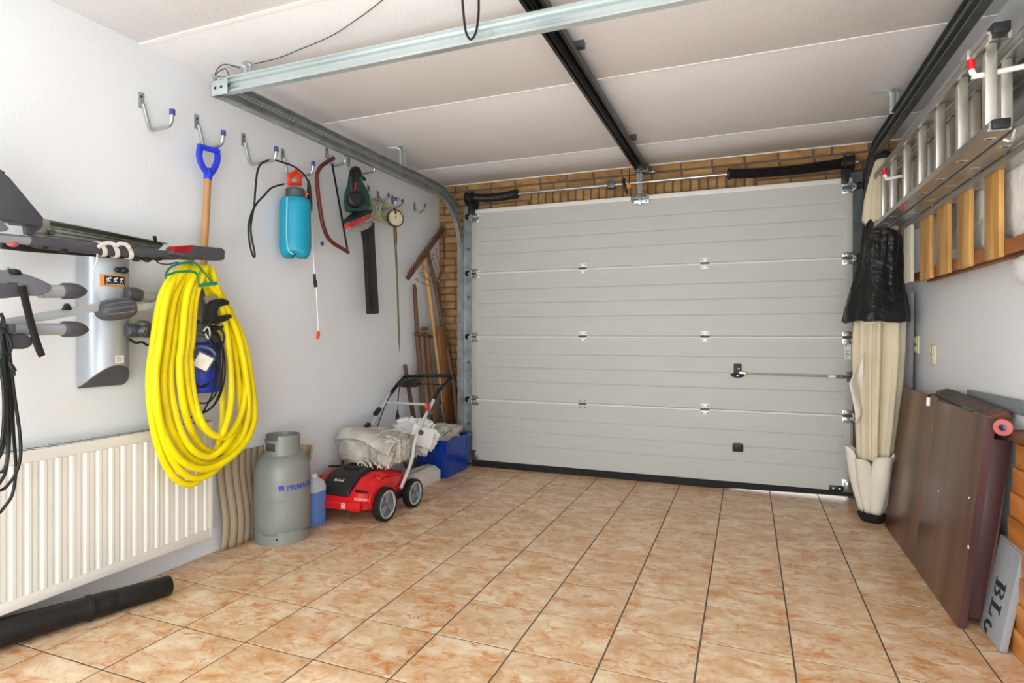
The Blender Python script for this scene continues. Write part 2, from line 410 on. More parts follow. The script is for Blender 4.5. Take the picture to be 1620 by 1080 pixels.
# brick wall with the door opening
wb = B(); wb.box((XL-.2, YB, -.02), (DX0-.03, YB+.1, ZC+.02)); wb.box((DX1+.03, YB, -.02), (XR+.2, YB+.1, ZC+.02)); wb.box((DX0-.03, YB, DZ-.02), (DX1+.03, YB+.1, ZC+.02))
wall_b = struct('wall_rear', wb, MORTAR)
bc = {}
def brick(x0, x1, z0, z1):
    w, h = round(x1-x0, 3), round(z1-z0, 3)
    if w < .018: return
    if (w, h) not in bc:
        b = B().box((-w/2, -.009, -h/2), (w/2, .004, h/2))
        for q in b.v: q.x += random.uniform(-.0012, .0012); q.z += random.uniform(-.0012, .0012)
        bc[(w, h)] = obj('brick', b, BRICK, bevel=.003, org=(0, 0, 0), seg=1).data
        o = C.objects[-1]
    else:
        o = bpy.data.objects.new('brick', bc[(w, h)]); C.objects.link(o)
    o.parent = wall_b; o.location = V((x0+x1)/2, YB+random.uniform(-.0015, .0015), (z0+z1)/2)-Vector(wall_b.location)
P_, L_, J_ = .0625, .208, .0125
for k in range(38):
    z0 = k*P_+.004; z1 = z0+.0505
    x = XL-(.055 if k % 2 else .16)-.0*k
    lo, hi = XL+.004, (DX0-.035 if k < 33 else XR)
    while x < hi:
        w = L_ if random.random() > .12 else .1
        a, b2 = max(x, lo), min(x+w, hi)
        if k in (33, 34, 35) and b2 > -.28 and a < 1.42:
            if a < -.28: brick(a, -.29, z0, z1)
            x = max(x+w+J_, 1.42); continue
        if b2-a > .018: brick(a, b2, z0, z1)
        x += w+J_
x = -.28
while x < 1.4:
    brick(x, x+.049, 34*P_+.018, 36*P_-.008); x += .0625
for k in range(0, 33):      # reveal bricks beyond the other track
    z0 = k*P_+.004; brick(DX1+.035, XR, z0, z0+.052)

# ================================================================ SECTIONAL DOOR
door = struct('door_1', B().box((DX0+.02, 2.862, .04), (DX1-.02, 2.868, DZ-.01)), DCAP)
SEAM = [.045, .553, 1.073, 1.597, 2.10]
YD = 2.826
for k in range(4):
    z0, z1 = SEAM[k]+.006, SEAM[k+1]-.008
    H = z1-z0; pr = [(YD+.034, z0), (YD+.004, z0), (YD, z0+.004)]
    for f in (.30, .52, .74):
        zc = z0+H*f; pr += [(YD, zc-.006), (YD+.0035, zc-.001), (YD+.0035, zc+.001), (YD, zc+.0035)]
    pr += [(YD, z1-.004), (YD+.004, z1), (YD+.034, z1)]
    sec = obj('door_section', B().prism([(DX0+.05, y, z) for y, z in pr], (DX1-DX0-.10, 0, 0)), DOORP, door, sm=20)
    for xa in (DX0, DX1-.05):
        obj('end_cap', B().box((xa, YD-.002, z0-.001), (xa+.05, YD+.036, z1+.001)), DCAP, sec, bevel=.0015)
    if k < 3:
        obj('section_edge', B().ctube([(DX0+.04, YD+.003, z1+.005), (DX1-.04, YD+.003, z1+.005)], .0085, 10), DOORE, sec)  # coloured paler than the panels, standing in for light caught on the edge
obj('top_rail', B().box((DX0+.02, YD-.012, 2.088), (DX1-.004, YD+.03, 2.122)), DOORE, door, bevel=.003)
sl = B(); st_ = [(DX0, .050, .0008), (1.15, .0545, .0008), (1.30, .055, .010), (DX1, .056, .026)]
sl.add([p for x, zt, zb in st_ for p in ((x, YD-.005, zt), (x, YD+.03, zt), (x, YD+.03, zb), (x, YD-.006, zb))],
       [(i*4+k, i*4+(k+1) % 4, i*4+4+(k+1) % 4, i*4+4+k) for i in range(3) for k in range(4)]+[(3, 2, 1, 0), (12, 13, 14, 15)])
obj('bottom_seal', sl, RUB, door)
def screw_heads(b, pts, r=.0045):
    for p in pts: b.lathe([(r, .003), (r, 0), (r*.6, -.002), (.0002, -.002)], p, (0, 1, 0), 8)
    return b
for k in (1, 2, 3):
    for x in (.172, 1.073):
        z = SEAM[k]
        painted = k == 1 and x < 1
        h = B().box((x-.030, YD-.004, z+.010), (x+.030, YD, z+.042)).box((x-.030, YD-.004, z-.036), (x+.030, YD, z-.008))
        h = obj('hinge', h, DOORP if painted else HINGE, door, bevel=.0015)
        bb = B()
        for i in range(5): bb.cyl((x-.031+i*.0126, YD-.006, z+.003), (x-.031+i*.0126+.011, YD-.006, z+.003), .0085 if i % 2 else .0075, n=10)
        obj('hinge_barrel', bb, GALVD, h)
        screws('screw', [(x+s*.019, YD-.0045, z+d) for s in (-1, 1) for d in (.027, -.025)], .0045, GREYC, h)
def roller_bracket(x, s, z, top=False):
    """edge hinge with its roller running in the track; s = direction towards the track"""
    b = B()
    b.box((x-.032, YD-.005, z-.045), (x+.032, YD-.001, z-.006)); b.box((x-.032, YD-.005, z+.006), (x+.032, YD-.001, z+.036))
    b.box((x+s*.028, YD-.03, z-.038), (x+s*.033, YD-.001, z+.022)); b.ctube(smooth([(x+s*.02, YD-.028, z-.038), (x+s*.045, YD-.04, z-.01), (x+s*.02, YD-.03, z+.02)], 5), .006, 6)
    r = obj('roller_bracket', b, ZINC, door, bevel=.0012)
    obj('pivot', B().cyl((x-.03, YD-.012, z), (x+s*.06, YD-.02, z), .007, n=10), GREYC, r)
    screws('screw', [(x-.018, YD-.006, z+.022), (x+.018, YD-.006, z+.022), (x-.018, YD-.006, z-.03), (x+.018, YD-.006, z-.03)], .005, GALVD, r)
    rl = B().cyl((x+s*.055, YD-.02, z), (x+s*.078, YD-.02, z), .022, n=18)
    obj('roller', rl, BLK, r)
for k in (1, 2, 3):
    roller_bracket(DX0+.034, -1, SEAM[k]); roller_bracket(DX1-.03, 1, SEAM[k])
roller_bracket(DX0+.034, -1, 2.065); roller_bracket(DX1-.03, 1, 2.065)
for x, s in ((DX0+.03, -1), (DX1-.03, 1)):
    b = B().box((x-.034, YD-.006, .05), (x+.034, YD-.001, .135)); b.box((x-s*.02-.004, YD-.02, .06), (x-s*.02+.004, YD-.001, .115)); b.box((x-.008, YD-.014, .075), (x+.012, YD-.004, .118))
    obj('bottom_bracket', b, ZINC, door, bevel=.0015)
# bumper block with two holes, lock, bolt rod, lift handle, data plate
bp = obj('bumper_block', B().box((1.860, YD-.022, .058), (1.945, YD, .088)), BLK, door, bevel=.004)
screws('screw', [(1.884, YD-.022, .073), (1.922, YD-.022, .073)], .007, WHT, bp)
lk = obj('lock_plate', B().box((1.265, YD-.008, .800), (1.318, YD, .885)), BLK, door, bevel=.006)
kn = B().ctube([(1.247, YD-.022, .812), (1.262, YD-.024, .805), (1.291, YD-.026, .802), (1.320, YD-.024, .805), (1.335, YD-.022, .812)], [.006, .012, .014, .012, .006], 10)
kn.cyl((1.291, YD, .806), (1.291, YD-.024, .806), .016)
obj('lock_handle', kn, BLK, lk)
screws('lock_screw', [(1.291, YD-.041, .804), (1.300, YD-.009, .850)], .007, ZINC, lk)
obj('rod_joint', B().beam((1.300, YD-.020, .822), (1.352, YD-.020, .819), .006, .02), ZINC, lk, bevel=.002)
rd = obj('bolt_rod', B().cyl((1.345, YD-.020, .8195), (1.880, YD-.020, .812), .0055, n=10), ZINC, door)
obj('rod_joint', B().ctube([(1.855, YD-.020, .8125), (1.872, YD-.020, .812), (1.90, YD-.020, .8115)], [.006, .013, .008], 8), WHT, rd)
b = B().cyl((1.90, YD-.02, .8115), (2.02, YD-.02, .8095), .0095, n=10).box((1.965, YD-.024, .780), (1.998, YD-.001, .845))
obj('bolt_guide', b, GALVD, rd, bevel=.001)
obj('bolt_collar', B().cyl((1.928, YD-.02, .811), (1.934, YD-.02, .811), .0105, n=10), ORANGE, rd)
gh = B().prism([(1.258, YD-.0, .272), (1.326, YD-.0, .272), (1.326, YD-.0, .318), (1.318, YD, .328), (1.266, YD, .328), (1.258, YD, .318)], (0, -.028, 0))
gh = obj('grip_cup', gh, BLK, door, bevel=.005)
obj('grip_lip', B().box((1.262, YD-.034, .300), (1.322, YD-.022, .310)), BLK, gh, bevel=.003)
dp = obj('data_plate', B().box((1.953, YD-.0035, .925), (1.990, YD-.0015, 1.035)), WHT, door)
b = B().box((1.958, YD-.0042, 1.012), (1.966, YD-.0034, 1.026))
for i in range(6): b.box((1.958, YD-.0042, .94+i*.009), (1.958+.012+.016*((i*7) % 3)/2, YD-.0034, .943+i*.009))
obj('plate_print', b, DGREY, dp)
tg = text_geo('CE', .014, (1.969, YD-.0036, 1.013), (1, 0, 0), (0, 0, 1)); obj('plate_letters', tg, DGREY, dp)
pc = B().ctube(smooth([(1.985, YD-.012, .545), (1.978, YD-.012, .45), (1.984, YD-.012, .35), (1.976, YD-.012, .25), (1.981, YD-.012, .15)], 5), .003, 6)
obj('pull_cord', pc, TAPE, door)
# steel frame of the opening
fr = B().box((DX0-.07, 2.872, 0), (DX0+.02, YB+.03, DZ+.01)).box((DX1-.02, 2.872, 0), (DX1+.07, YB+.03, DZ+.01)).box((DX0-.07, 2.872, DZ-.05), (DX1+.07, YB+.03, DZ+.01))
struct('door_frame', fr, GALVD, bevel=.002)

# ---------------------------------------------------------------- tracks
def track(xi, s, label):
    """double rail: vertical channel, bend, two horizontal channels stacked; s=+1 when the open side faces +x"""
    t = thing('door_track', label, 'rail', (xi, 2.83, 0))
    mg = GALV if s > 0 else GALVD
    def channel(path, up, hh, dp):   # C section swept along a path in the y-z plane
        P = [V(p) for p in path]; b = B(); prof = [(0, -hh), (-s*dp, -hh), (-s*dp, hh), (0, hh), (0, hh-.006), (-s*dp+s*.004, hh-.004), (-s*dp+s*.004, -hh+.004), (0, -hh+.006)]
        vs = []; fs = []; m = len(P); q = len(prof)
        for i in range(m):
            a = P[max(i-1, 0)]; c = P[min(i+1, m-1)]; d = (c-a).normalized(); nn = V(1, 0, 0).cross(d)
            for px, pn in prof: vs.append(P[i]+V(px, 0, 0)+nn*pn)
        for i in range(m-1):
            for k in range(q):
                l = (k+1) % q; fs.append((i*q+k, i*q+l, (i+1)*q+l, (i+1)*q+k))
        fs.append(tuple(range(q))); fs.append(tuple((m-1)*q+k for k in reversed(range(q))))
        b.add(vs, fs); return b
    YV = 2.800; ZL = 2.186; ZU = 2.236; r = .40
    vert = [(xi, YV, .02), (xi, YV, 1.78)]
    obj('vertical_rail', channel(vert, 0, .024, .035), mg, t)
    cur = [(xi, YV, 1.78)]+[(xi, YV-r+r*math.cos(a), ZL-r+r*math.sin(a)) for a in [R(90)*i/12 for i in range(13)]]
    obj('curved_rail', channel(cur, 0, .024, .035), mg, t)
    obj('lower_rail', channel([(xi, YV-r, ZL), (xi, .40, ZL)], 0, .024, .035), mg, t)
    up = [(xi, .40, ZU), (xi, 2.42, ZU), (xi, 2.50, ZU-.008), (xi, 2.62, ZU-.045), (xi, 2.79, ZU-.115)]
    obj('upper_rail', channel(up[::-1], 0, .022, .035), mg, t)
    # white edge of the lip on the bend, mounting angle, ties between the rails
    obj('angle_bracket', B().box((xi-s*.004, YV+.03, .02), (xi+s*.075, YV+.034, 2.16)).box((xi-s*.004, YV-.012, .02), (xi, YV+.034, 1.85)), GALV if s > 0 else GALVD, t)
    for z in (.35, .86, 1.40, 1.80):
        obj('track_bolt', B().box((xi+s*.034, YV+.020, z-.009), (xi+s*.054, YV+.03, z+.009)), GREYC, t, bevel=.003)
    obj('wall_spacer', B().beam((xi-s*.03, 1.0, 2.21), (xi-s*.03, 1.0, 2.211), .01, .01), mg, t)
    return t
track(-.850, 1, 'galvanised double door rail beside the row of wall hooks')
track(2.055, -1, 'dark double door rail running above the aluminium ladder')
def hanger(x, y, label, bundle=False):
    t = thing('rail_hanger', label, 'bracket', (x, y, 2.25))
    obj('strap', B().ctube(smooth([(x, y, 2.245), (x, y, 2.34), (x-.008, y-.004, 2.358), (x-.03, y-.01, 2.366), (x-.09, y-.02, 2.368)], 5), .011, 8, flat=.35), GALVL, t)
    obj('strap', B().ctube(smooth([(x+.03, y, 2.245), (x+.03, y, 2.345), (x+.024, y-.004, 2.36), (x, y-.01, 2.37)], 5), .011, 8, flat=.35), GALV, t)
    if bundle:
        random.seed(5); pts = [(x-.02, y-.01, 2.35), (x-.09, y-.04, 2.365), (x-.13, y-.05, 2.33), (x-.11, y-.06, 2.28), (x-.06, y-.04, 2.29), (x-.09, y-.03, 2.35), (x-.12, y-.06, 2.31), (x-.05, y-.03, 2.30), (x-.10, y-.05, 2.26)]
        obj('wire_tangle', B().ctube(smooth(pts, 6), .0022, 5), DARKM, t)
hanger(-.855, .53, 'zinc rail hanger tangled with thin black wire', True)
hanger(-.860, 1.87, 'plain zinc rail hanger above the hedge trimmer')
hanger(2.06, 2.00, 'zinc rail hanger on the dark rail above the ladder')
# cross bar between the rail ends
cbar = thing('cross_bar', 'galvanised steel bar crossing below the ceiling between both door rails', 'bar', (.6, .41, 2.17))
b = B(); zc = 2.208
pro = [(.0, -.034), (-.030, -.034), (-.030, -.024), (-.006, -.020), (-.006, .012), (-.016, .017), (-.016, .028), (-.030, .030), (-.030, .036), (.0, .036)]
b.prism([(-.868, .415+y, zc+z) for y, z in pro], (2.95, 0, 0))
obj('channel', b, GALVL, cbar)
obj('end_plate', B().box((-.895, .372, zc-.046), (-.795, .376, zc+.022)).box((-.895, .372, zc-.046), (-.890, .415, zc+.06)), GALVL, cbar, bevel=.002)
screws('bolt', [(-.865, .371, zc-.012), (-.83, .371, zc-.012), (-.80, .384, zc-.005)], .007, DARKM, cbar)
# torsion spring shaft
sh = thing('torsion_shaft', 'torsion spring shaft on the bricks above the garage door', 'shaft', (.6, 2.79, 2.18))
ys_, zs_ = 2.785, 2.212
obj('shaft', B().cyl((-.80, ys_, zs_), (2.03, ys_, zs_), .0125, n=14), ZINC, sh)
def spring(x0, x1, sag):
    n = int((x1-x0)/.0062); pts = []; b = B(); vs = []
    N = n*10
    for i in range(N+1):
        t = i/N; a = 2*math.pi*n*t; pts.append((x0+(x1-x0)*t, ys_+.031*math.cos(a), zs_-sag*math.sin(math.pi*t)+.031*math.sin(a)))
    return B().ctube(pts, .0034, 5)
obj('spring', spring(-.725, -.375, .012), SPRING, sh); obj('spring', spring(1.245, 1.925, .014), SPRING, sh)
for x0, x1, r in ((-.375, -.345, .036), (1.222, 1.250, .040), (-.745, -.725, .036), (1.92, 1.945, .036)):
    obj('spring_cone', B().lathe([(r*.6, 0), (r, .006), (r, x1-x0-.006), (r*.6, x1-x0)], (x0, ys_, zs_), (1, 0, 0), 16), DARKM, sh)
for x0, s in ((-.835, 1), (2.035, -1)):
    obj('cable_drum', B().lathe([(.03, 0), (.055, .002), (.055, .008), (.046, .012), (.046, .05), (.055, .054), (.055, .060), (.03, .064)], (x0-(.064 if s < 0 else 0)+.03*s, ys_, zs_), (1, 0, 0), 20), DARKM, sh)
    b = B().box((x0+s*.09-.003, ys_-.05, zs_-.13), (x0+s*.09+.003, ys_+.10, zs_+.04)); b.box((x0+s*.09-.02, ys_-.06, zs_-.14), (x0+s*.09+.02, ys_-.02, zs_-.05))
    obj('bearing_plate', b, DARKM, sh, bevel=.002)
obj('coupling', B().box((.375, ys_-.03, zs_-.026), (.435, ys_+.03, zs_+.026)), GALVD, sh, bevel=.006)
b = B().ctube(smooth([(.505, ys_-.02, zs_+.03), (.502, ys_-.034, zs_), (.515, ys_-.03, zs_-.04), (.53, ys_-.02, zs_-.085)], 4), .010, 8)
obj('spring_anchor', b, BLK, sh)
# opener rail
op = thing('door_opener', 'black ceiling rail of the electric door opener with arm to the door', 'opener', (.63, 1.3, 2.3))
x0, x1, zz = .588, .672, 2.295
pro = [(x0, zz), (x0+.014, zz), (x0+.014, zz+.006), (x0+.007, zz+.006), (x0+.007, zz+.028), (x0+.03, zz+.048), (x1-.03, zz+.048), (x1-.007, zz+.028), (x1-.007, zz+.006), (x1-.014, zz+.006), (x1-.014, zz), (x1, zz), (x1, zz+.034), (x1-.024, zz+.056), (x0+.024, zz+.056), (x0, zz+.034)]
obj('rail', B().prism([(x, -.9, z) for x, z in pro], (0, 3.70, 0)), RAILD, op)
obj('chain', B().ctube([(.618, -.85, zz+.030), (.618, 2.72, zz+.030)], .005, 6), DARKM, op)
obj('chain', B().ctube([(.645, -.85, zz+.030), (.645, 2.72, zz+.030)], .005, 6), DARKM, op)
for y in (-.6, .9, 2.2): obj('ceiling_clip', B().box((x0-.02, y, zz+.05), (x1+.02, y+.03, ZC)), GALVD, op)
b = B().box((x0-.01, 2.76, zz-.012), (x1+.01, 2.81, zz+.05)).box((x0+.02, 2.74, zz-.02), (x1-.02, 2.79, zz))
b.box((x1-.02, 2.77, zz-.024), (x1+.065, 2.80, zz-.006)); obj('end_bracket', b, GALVD, op, bevel=.003)
screws('bolt', [(x0+.02, 2.757, zz+.01), (x1-.02, 2.757, zz-.005), (x1+.04, 2.767, zz-.014)], .009, ZINC, op)
b = B().beam((.605, 2.765, 2.275), (.612, 2.80, 2.125), .014, .02, (1, 0, 0)); b.beam((.628, 2.765, 2.275), (.622, 2.80, 2.125), .006, .02, (1, 0, 0)); arm = obj('arm', b, GALVD, op)
b = B().box((.545, YD-.018, 2.062), (.68, YD-.013, 2.128)); b.box((.608, YD-.04, 2.05), (.624, YD-.013, 2.13)); obj('door_bracket', b, ZINC, arm, bevel=.002)
screws('bolt', [(.562, YD-.020, 2.075), (.66, YD-.020, 2.075), (.575, YD-.020, 2.115), (.65, YD-.020, 2.115)], .0065, DARKM, arm)
obj('stiffener', B().box((.55, YD-.024, 2.088), (.676, YD-.018, 2.094)), DARKM, arm)
kn = thing('release_knob', 'orange emergency release knob hanging on a cord', 'knob', (.552, 2.70, 2.17))
obj('cord', B().ctube([(.557, 2.70, 2.30), (.553, 2.70, 2.19)], .003, 6), CORD, kn)
obj('ball', B().ell((.552, 2.70, 2.172), (.019, .019, .021), 14, 10), ORANGE, kn)
# loop of cable above the cross bar, wire on the ceiling
lp = B().ctube(smooth([(0.382,0.345,2.345),(0.388,0.345,2.269),(0.398,0.345,2.198),(0.418,0.345,2.166),(0.439,0.345,2.190),(0.449,0.345,2.257),(0.449,0.345,2.330)], 6), .0045, 8)
tag(obj('cable_loop', lp, CORD), 'black cable loop hanging down in front of the steel cross bar', 'cable')
wp = [(-0.809,0.543,2.368),(-0.663,0.539,2.368),(-0.487,0.505,2.368),(-0.404,0.489,2.368),(-0.277,0.457,2.368),(-0.139,0.403,2.368),(-0.028,0.356,2.368),(0.080,0.305,2.368),(0.192,0.258,2.368)]
tag(obj('ceiling_wire', B().ctube(smooth(wp, 5), .0018, 5), DARKM), 'thin dark wire running across the white ceiling', 'wire')

# ================================================================ LEFT WALL
def wall_hook(y, zt, zc, out, label, r=.0078, up=.05, plate=True, group='galvanised wall hooks'):
    t = thing('wall_hook', label, 'hook', (XL, y, zt), group)
    x0 = XL+r*1.15; b = B()
    pts = smooth([(x0, y+.006, zt-.05), (x0, y+.03*(zt-zc)/.16, zc+.03), (x0+.012, y+.034, zc+.006), (x0+.03, y+.036, zc), (x0+out-.035, y+.034, zc+.004), (x0+out-.01, y+.032, zc+.018), (x0+out, y+.03, zc+up)], 5)
    obj('rod', b.ctube(pts, r, 10), ZINC, t)
    obj('plate', B().box((XL+.0005, y-.012, zt-.07), (XL+.006, y+.014, zt)), GALV, t, bevel=.002)
    obj('cap', B().cyl((x0+out, y+.03, zc+up-.002), (x0+out, y+.03, zc+up+.024), r*1.5, n=12), mat_cap, t, bevel=.002)
    obj('plate_screw', B().lathe([(.005, 0), (.005, .002), (.0002, .003)], (XL+.006, y, zt-.02), (1, 0, 0), 8), DARKM, t)
    return t
mat_cap = mat('blue_cap', '3A4C8A', .5, var=.05)
G_ = 'galvanised wall hooks'
wall_hook(.221, 2.16, 2.0, .150, 'empty wall hook with blue tip, first before the spade hook')
wall_hook(.503, 2.16, 2.0, .135, 'wall hook with blue tip holding the spade by its blue grip')
wall_hook(.788, 2.16, 2.0, .190, 'wall hook with blue tip carrying the sprayer hose')
wall_hook(1.071, 2.16, 2.0, .190, 'wall hook with blue tip holding the turquoise pressure sprayer')
wall_hook(1.453, 2.285, 2.168, .120, 'wall hook with blue tip holding the bow saw')
wall_hook(1.677, 2.285, 2.170, .185, 'wall hook holding the hedge trimmer by its rear handle')
wall_hook(1.896, 2.145, 1.972, .200, 'long wall hook passing through the coil of clear tubing')
wall_hook(2.010, 2.134, 2.062, .070, 'small wall hook above the coil of clear tubing', .005, .03)
wall_hook(2.198, 2.144, 2.055, .070, 'small wall hook holding the brass dial thermometer', .005, .03)
wall_hook(2.514, 2.152, 2.075, .075, 'small empty wall hook between dial thermometer and brick corner', .005, .04)
pl = B().lathe([(.013, 0), (.013, .004), (.009, .008), (.0002, .009)], (-1.139,1.411,1.662), (1, 0, 0), 14)
tag(obj('wall_plug', pl, mat_cap), 'small dark blue plug in the wall beside the saw frame', 'plug')

# ---------------------------------------------------------------- spade
sp = thing('spade', 'spade with bright blue handle grip and wooden shaft hanging on a hook', 'spade', (-1.075,0.490,1.391))
XG = -1.062
ring = smooth([(-1.062,0.458,1.969),(-1.062,0.455,1.938),(-1.062,0.465,1.905),(-1.062,0.490,1.875),(-1.062,0.507,1.859),(-1.062,0.536,1.894),(-1.062,0.555,1.936),(-1.062,0.558,1.968),(-1.062,0.555,1.982)], 4)
b = B().ctube(ring, .0125, 10, flat=1.25); obj('grip', b, BLUEP, sp)
b = B().ctube([(-1.066,0.455,1.984), (-1.052,0.557,1.985)], .0135, 12); obj('grip_bar', b, BLUEP, sp)
b = B().ctube([(-1.064,0.507,1.892), (-1.064,0.507,1.874), (-1.066,0.507,1.844), (-1.066,0.505,1.837)], [.012, .021, .0185, .018], 12); obj('socket', b, BLUEP, sp)
b = B().ctube([(-1.066,0.507,1.844), (-1.075,0.501,1.630), (-1.080,0.493,1.422), (-1.090,0.485,1.179)], [.0155, .017, .0165, .016], 12); obj('shaft', b, WOODT, sp)
by, bz = .520, 1.16
b = B().prism([(-1.105, by-.085, bz), (-1.105, by+.085, bz), (-1.105, by+.085, bz-.22), (-1.105, by, bz-.30), (-1.105, by-.085, bz-.22)], (.006, 0, 0)); b.cyl((-1.095, by, bz+.08), (-1.10, by, bz-.10), .02, .010)
obj('blade', b, GREYC, sp, bevel=.002)

# ---------------------------------------------------------------- pressure sprayer
sy, sx = 1.062, -1.035
sprp = thing('pressure_sprayer', 'turquoise pressure sprayer hanging by its orange handle', 'sprayer', (sx, sy, 1.52))
def tank(u, v):
    a = 2*math.pi*u
    prof = [(.02, .0), (.072, .004), (.084, .02), (.086, .06), (.085, .16), (.085, .28), (.084, .315), (.074, .336), (.05, .345)]
    k = v*(len(prof)-1); i = min(int(k), len(prof)-2); t = k-i
    r = prof[i][0]*(1-t)+prof[i+1][0]*t; h = prof[i][1]*(1-t)+prof[i+1][1]*t
    foot = max(0, 1-h/.07); r *= 1+.05*math.cos(4*a)*foot; h += .020*foot*(.5-.5*math.cos(4*a+.6))
    return V(sx+r*math.cos(a), sy+r*math.sin(a), 1.523+h)
b = B().grid(tank, 40, 24, close=True); b.f.append(tuple(range(39, -1, -1)))
obj('tank', b, CYAN, sprp, sm=60)
st = smooth([(sx+.02, sy-.084, 1.85), (sx+.02, sy-.0875, 1.75), (sx+.02, sy-.0875, 1.62), (sx+.03, sy-.083, 1.555), (sx+.05, sy-.068, 1.535)], 5)
obj('level_strip', B().ctube(st, .0035, 6), mat('pale_blue_strip', '9FD6DE', .4, var=.03), sprp)
obj('collar', B().lathe([(.05, 0), (.053, .004), (.053, .048), (.045, .055), (.03, .056)], (sx, sy, 1.864), n=24), GREYC, sprp)
HX = -1.035
hb = B().ctube([(-1.035,1.022,1.939), (-1.035,1.012,1.976), (-1.035,1.076,2.017), (-1.035,1.097,2.008), (-1.035,1.092,1.956)], .0085, 8, flat=2.0)
hb.ctube([(-1.035,1.002,1.931), (-1.035,1.107,1.956)], .010, 8)
obj('pump_handle', hb, REDO, sprp, sm=25)
hp = [(-1.000,0.969,1.923),(-1.000,0.880,1.882),(-1.000,0.796,1.819),(-1.000,0.744,1.765),(-1.000,0.707,1.700),(-1.000,0.691,1.633),(-1.000,0.699,1.554),(-1.000,0.719,1.495),(-1.000,0.732,1.493),(-1.000,0.728,1.525),(-1.000,0.711,1.588),(-1.000,0.707,1.651),(-1.000,0.728,1.752),(-1.000,0.736,1.835),(-1.000,0.749,1.930),(-1.000,0.774,1.979),(-1.000,0.817,2.007),(-1.000,0.857,2.022),(-1.000,0.931,2.028),(-1.000,1.018,2.027),(-1.000,1.093,2.004),(-1.000,1.124,1.975)]
hp = [Vector(p)+V(-.03*(i < 2), 0, 0) for i, p in enumerate(hp)]
obj('hose', B().ctube(smooth(hp, 5), .0052, 8), CORD, sprp)
b = B().ctube([(-1.000,1.127,1.983),(-1.000,1.135,1.948),(-1.000,1.135,1.905),(-1.000,1.145,1.848),(-1.000,1.148,1.805)], [.006, .012, .016, .014, .010], 10, flat=.8)
b.beam((-1.000,1.103,1.872), (-1.000,1.145,1.834), .012, .010); obj('lance_grip', b, BLK, sprp, sm=30)
obj('valve_knob', B().ell((-0.985,1.099,1.892), (.010, .010, .010), 10, 8), REDO, sprp)
obj('lance', B().ctube([(-1.000,1.148,1.809),(-1.000,1.161,1.638),(-1.000,1.180,1.441),(-1.000,1.194,1.369),(-1.000,1.215,1.102)], .0042, 8), WHT, sprp)
obj('lance_coupling', B().ctube([(-1.000,1.179,1.445),(-1.000,1.183,1.408),(-1.000,1.185,1.405),(-1.000,1.191,1.368)], [.008, .008, .011, .010], 10), DARKM, sprp)
obj('nozzle', B().ctube([(-1.000,1.215,1.109),(-1.000,1.213,1.090),(-1.000,1.207,1.066)], [.008, .011, .009], 10), REDO, sprp)

# ---------------------------------------------------------------- bow saw
sw = thing('bow_saw', 'bow saw with maroon tubular frame and black toothed blade', 'saw', (-1.060,1.409,1.679))
fp = [(-1.055,1.421,2.195),(-1.055,1.361,2.155),(-1.055,1.304,2.112),(-1.055,1.270,2.061),(-1.055,1.267,2.015),(-1.055,1.278,1.930),(-1.055,1.298,1.834),(-1.055,1.321,1.758),(-1.055,1.361,1.695),(-1.055,1.415,1.663),(-1.055,1.482,1.645),(-1.055,1.565,1.624)]
obj('frame', B().ctube(smooth(fp, 5), .0125, 10), MAROON, sw)
p, q = V((-1.055,1.403,2.154)), V((-1.055,1.552,1.646)); b = B(); d = (q-p); nrm = V(1,0,0).cross(d).normalized()
N = 46; out = [p-nrm*.007]
for i in range(N): out += [p+d*(i/N)+nrm*.007, p+d*((i+.5)/N)+nrm*.014]
out += [q+nrm*.007, q-nrm*.007]
obj('blade', B().prism(out, (.0018, 0, 0)), DARKM, sw, sm=0)
for a in (p, q): obj('blade_pin', B().cyl(a-V(.012, 0, 0), a+V(.014, 0, 0), .005, n=8), ZINC, sw)

# ---------------------------------------------------------------- hedge trimmer
ht = thing('hedge_trimmer', 'green electric hedge trimmer hanging nose down, blade in black sheath', 'trimmer', (-1.030,1.693,1.888))
XT = -1.06
b = B().ctube(smooth([(-0.985,1.525,1.990),(-0.985,1.512,2.043),(-0.985,1.512,2.108),(-0.985,1.525,2.135),(-0.985,1.551,2.150),(-0.985,1.577,2.145),(-0.985,1.584,2.110)], 5), [.018]*31, 10, flat=1.2); obj('rear_handle', b, BLK, ht)
b = B().prism([(-0.985,1.584,2.142),(-0.985,1.604,2.139),(-0.985,1.618,2.101),(-0.985,1.665,2.063),(-0.985,1.700,2.029),(-0.985,1.715,1.982),(-0.985,1.722,1.941),(-0.985,1.686,1.908),(-0.985,1.597,1.883),(-0.985,1.544,1.885),(-0.985,1.531,1.943),(-0.985,1.538,2.001),(-0.985,1.564,2.064)], (-.085, 0, 0)); obj('body', b, BOSCHG, ht, bevel=.016, seg=3)
b = B().prism([(-0.992,1.634,2.002),(-0.992,1.654,2.007),(-0.992,1.675,1.949),(-0.992,1.654,1.944)], (.004, 0, 0)); 
vb = B()
for i in range(5): vb.obox((-0.993,1.635,1.999), (.006, 0, 0), (0, .022, 0), (0, 0, .004)) if i == 99 else vb.beam(V((-0.984,1.620,1.992))+V(0, .004*i, -.0135*i), V((-0.984,1.647,2.002))+V(0, .004*i, -.0135*i), .006, .006)
vb_o = obj('vent_slats', vb, BLK, ht); vb_o['kind'] = 'stuff'
b = B().lathe([(.040, .0), (.050, .01), (.056, .03), (.056, .06), (.049, .078), (.036, .086), (.034, .082), (.002, .082)], (-1.020,1.562,1.952), (.80, -.60, .02), 26); obj('motor_housing', b, BLK, ht)
tr = B().prism([(-0.965,1.518,2.067),(-0.965,1.534,2.063),(-0.965,1.527,2.005),(-0.965,1.511,2.001)], (-.03, 0, 0)); obj('trigger', tr, RED, ht, bevel=.004)
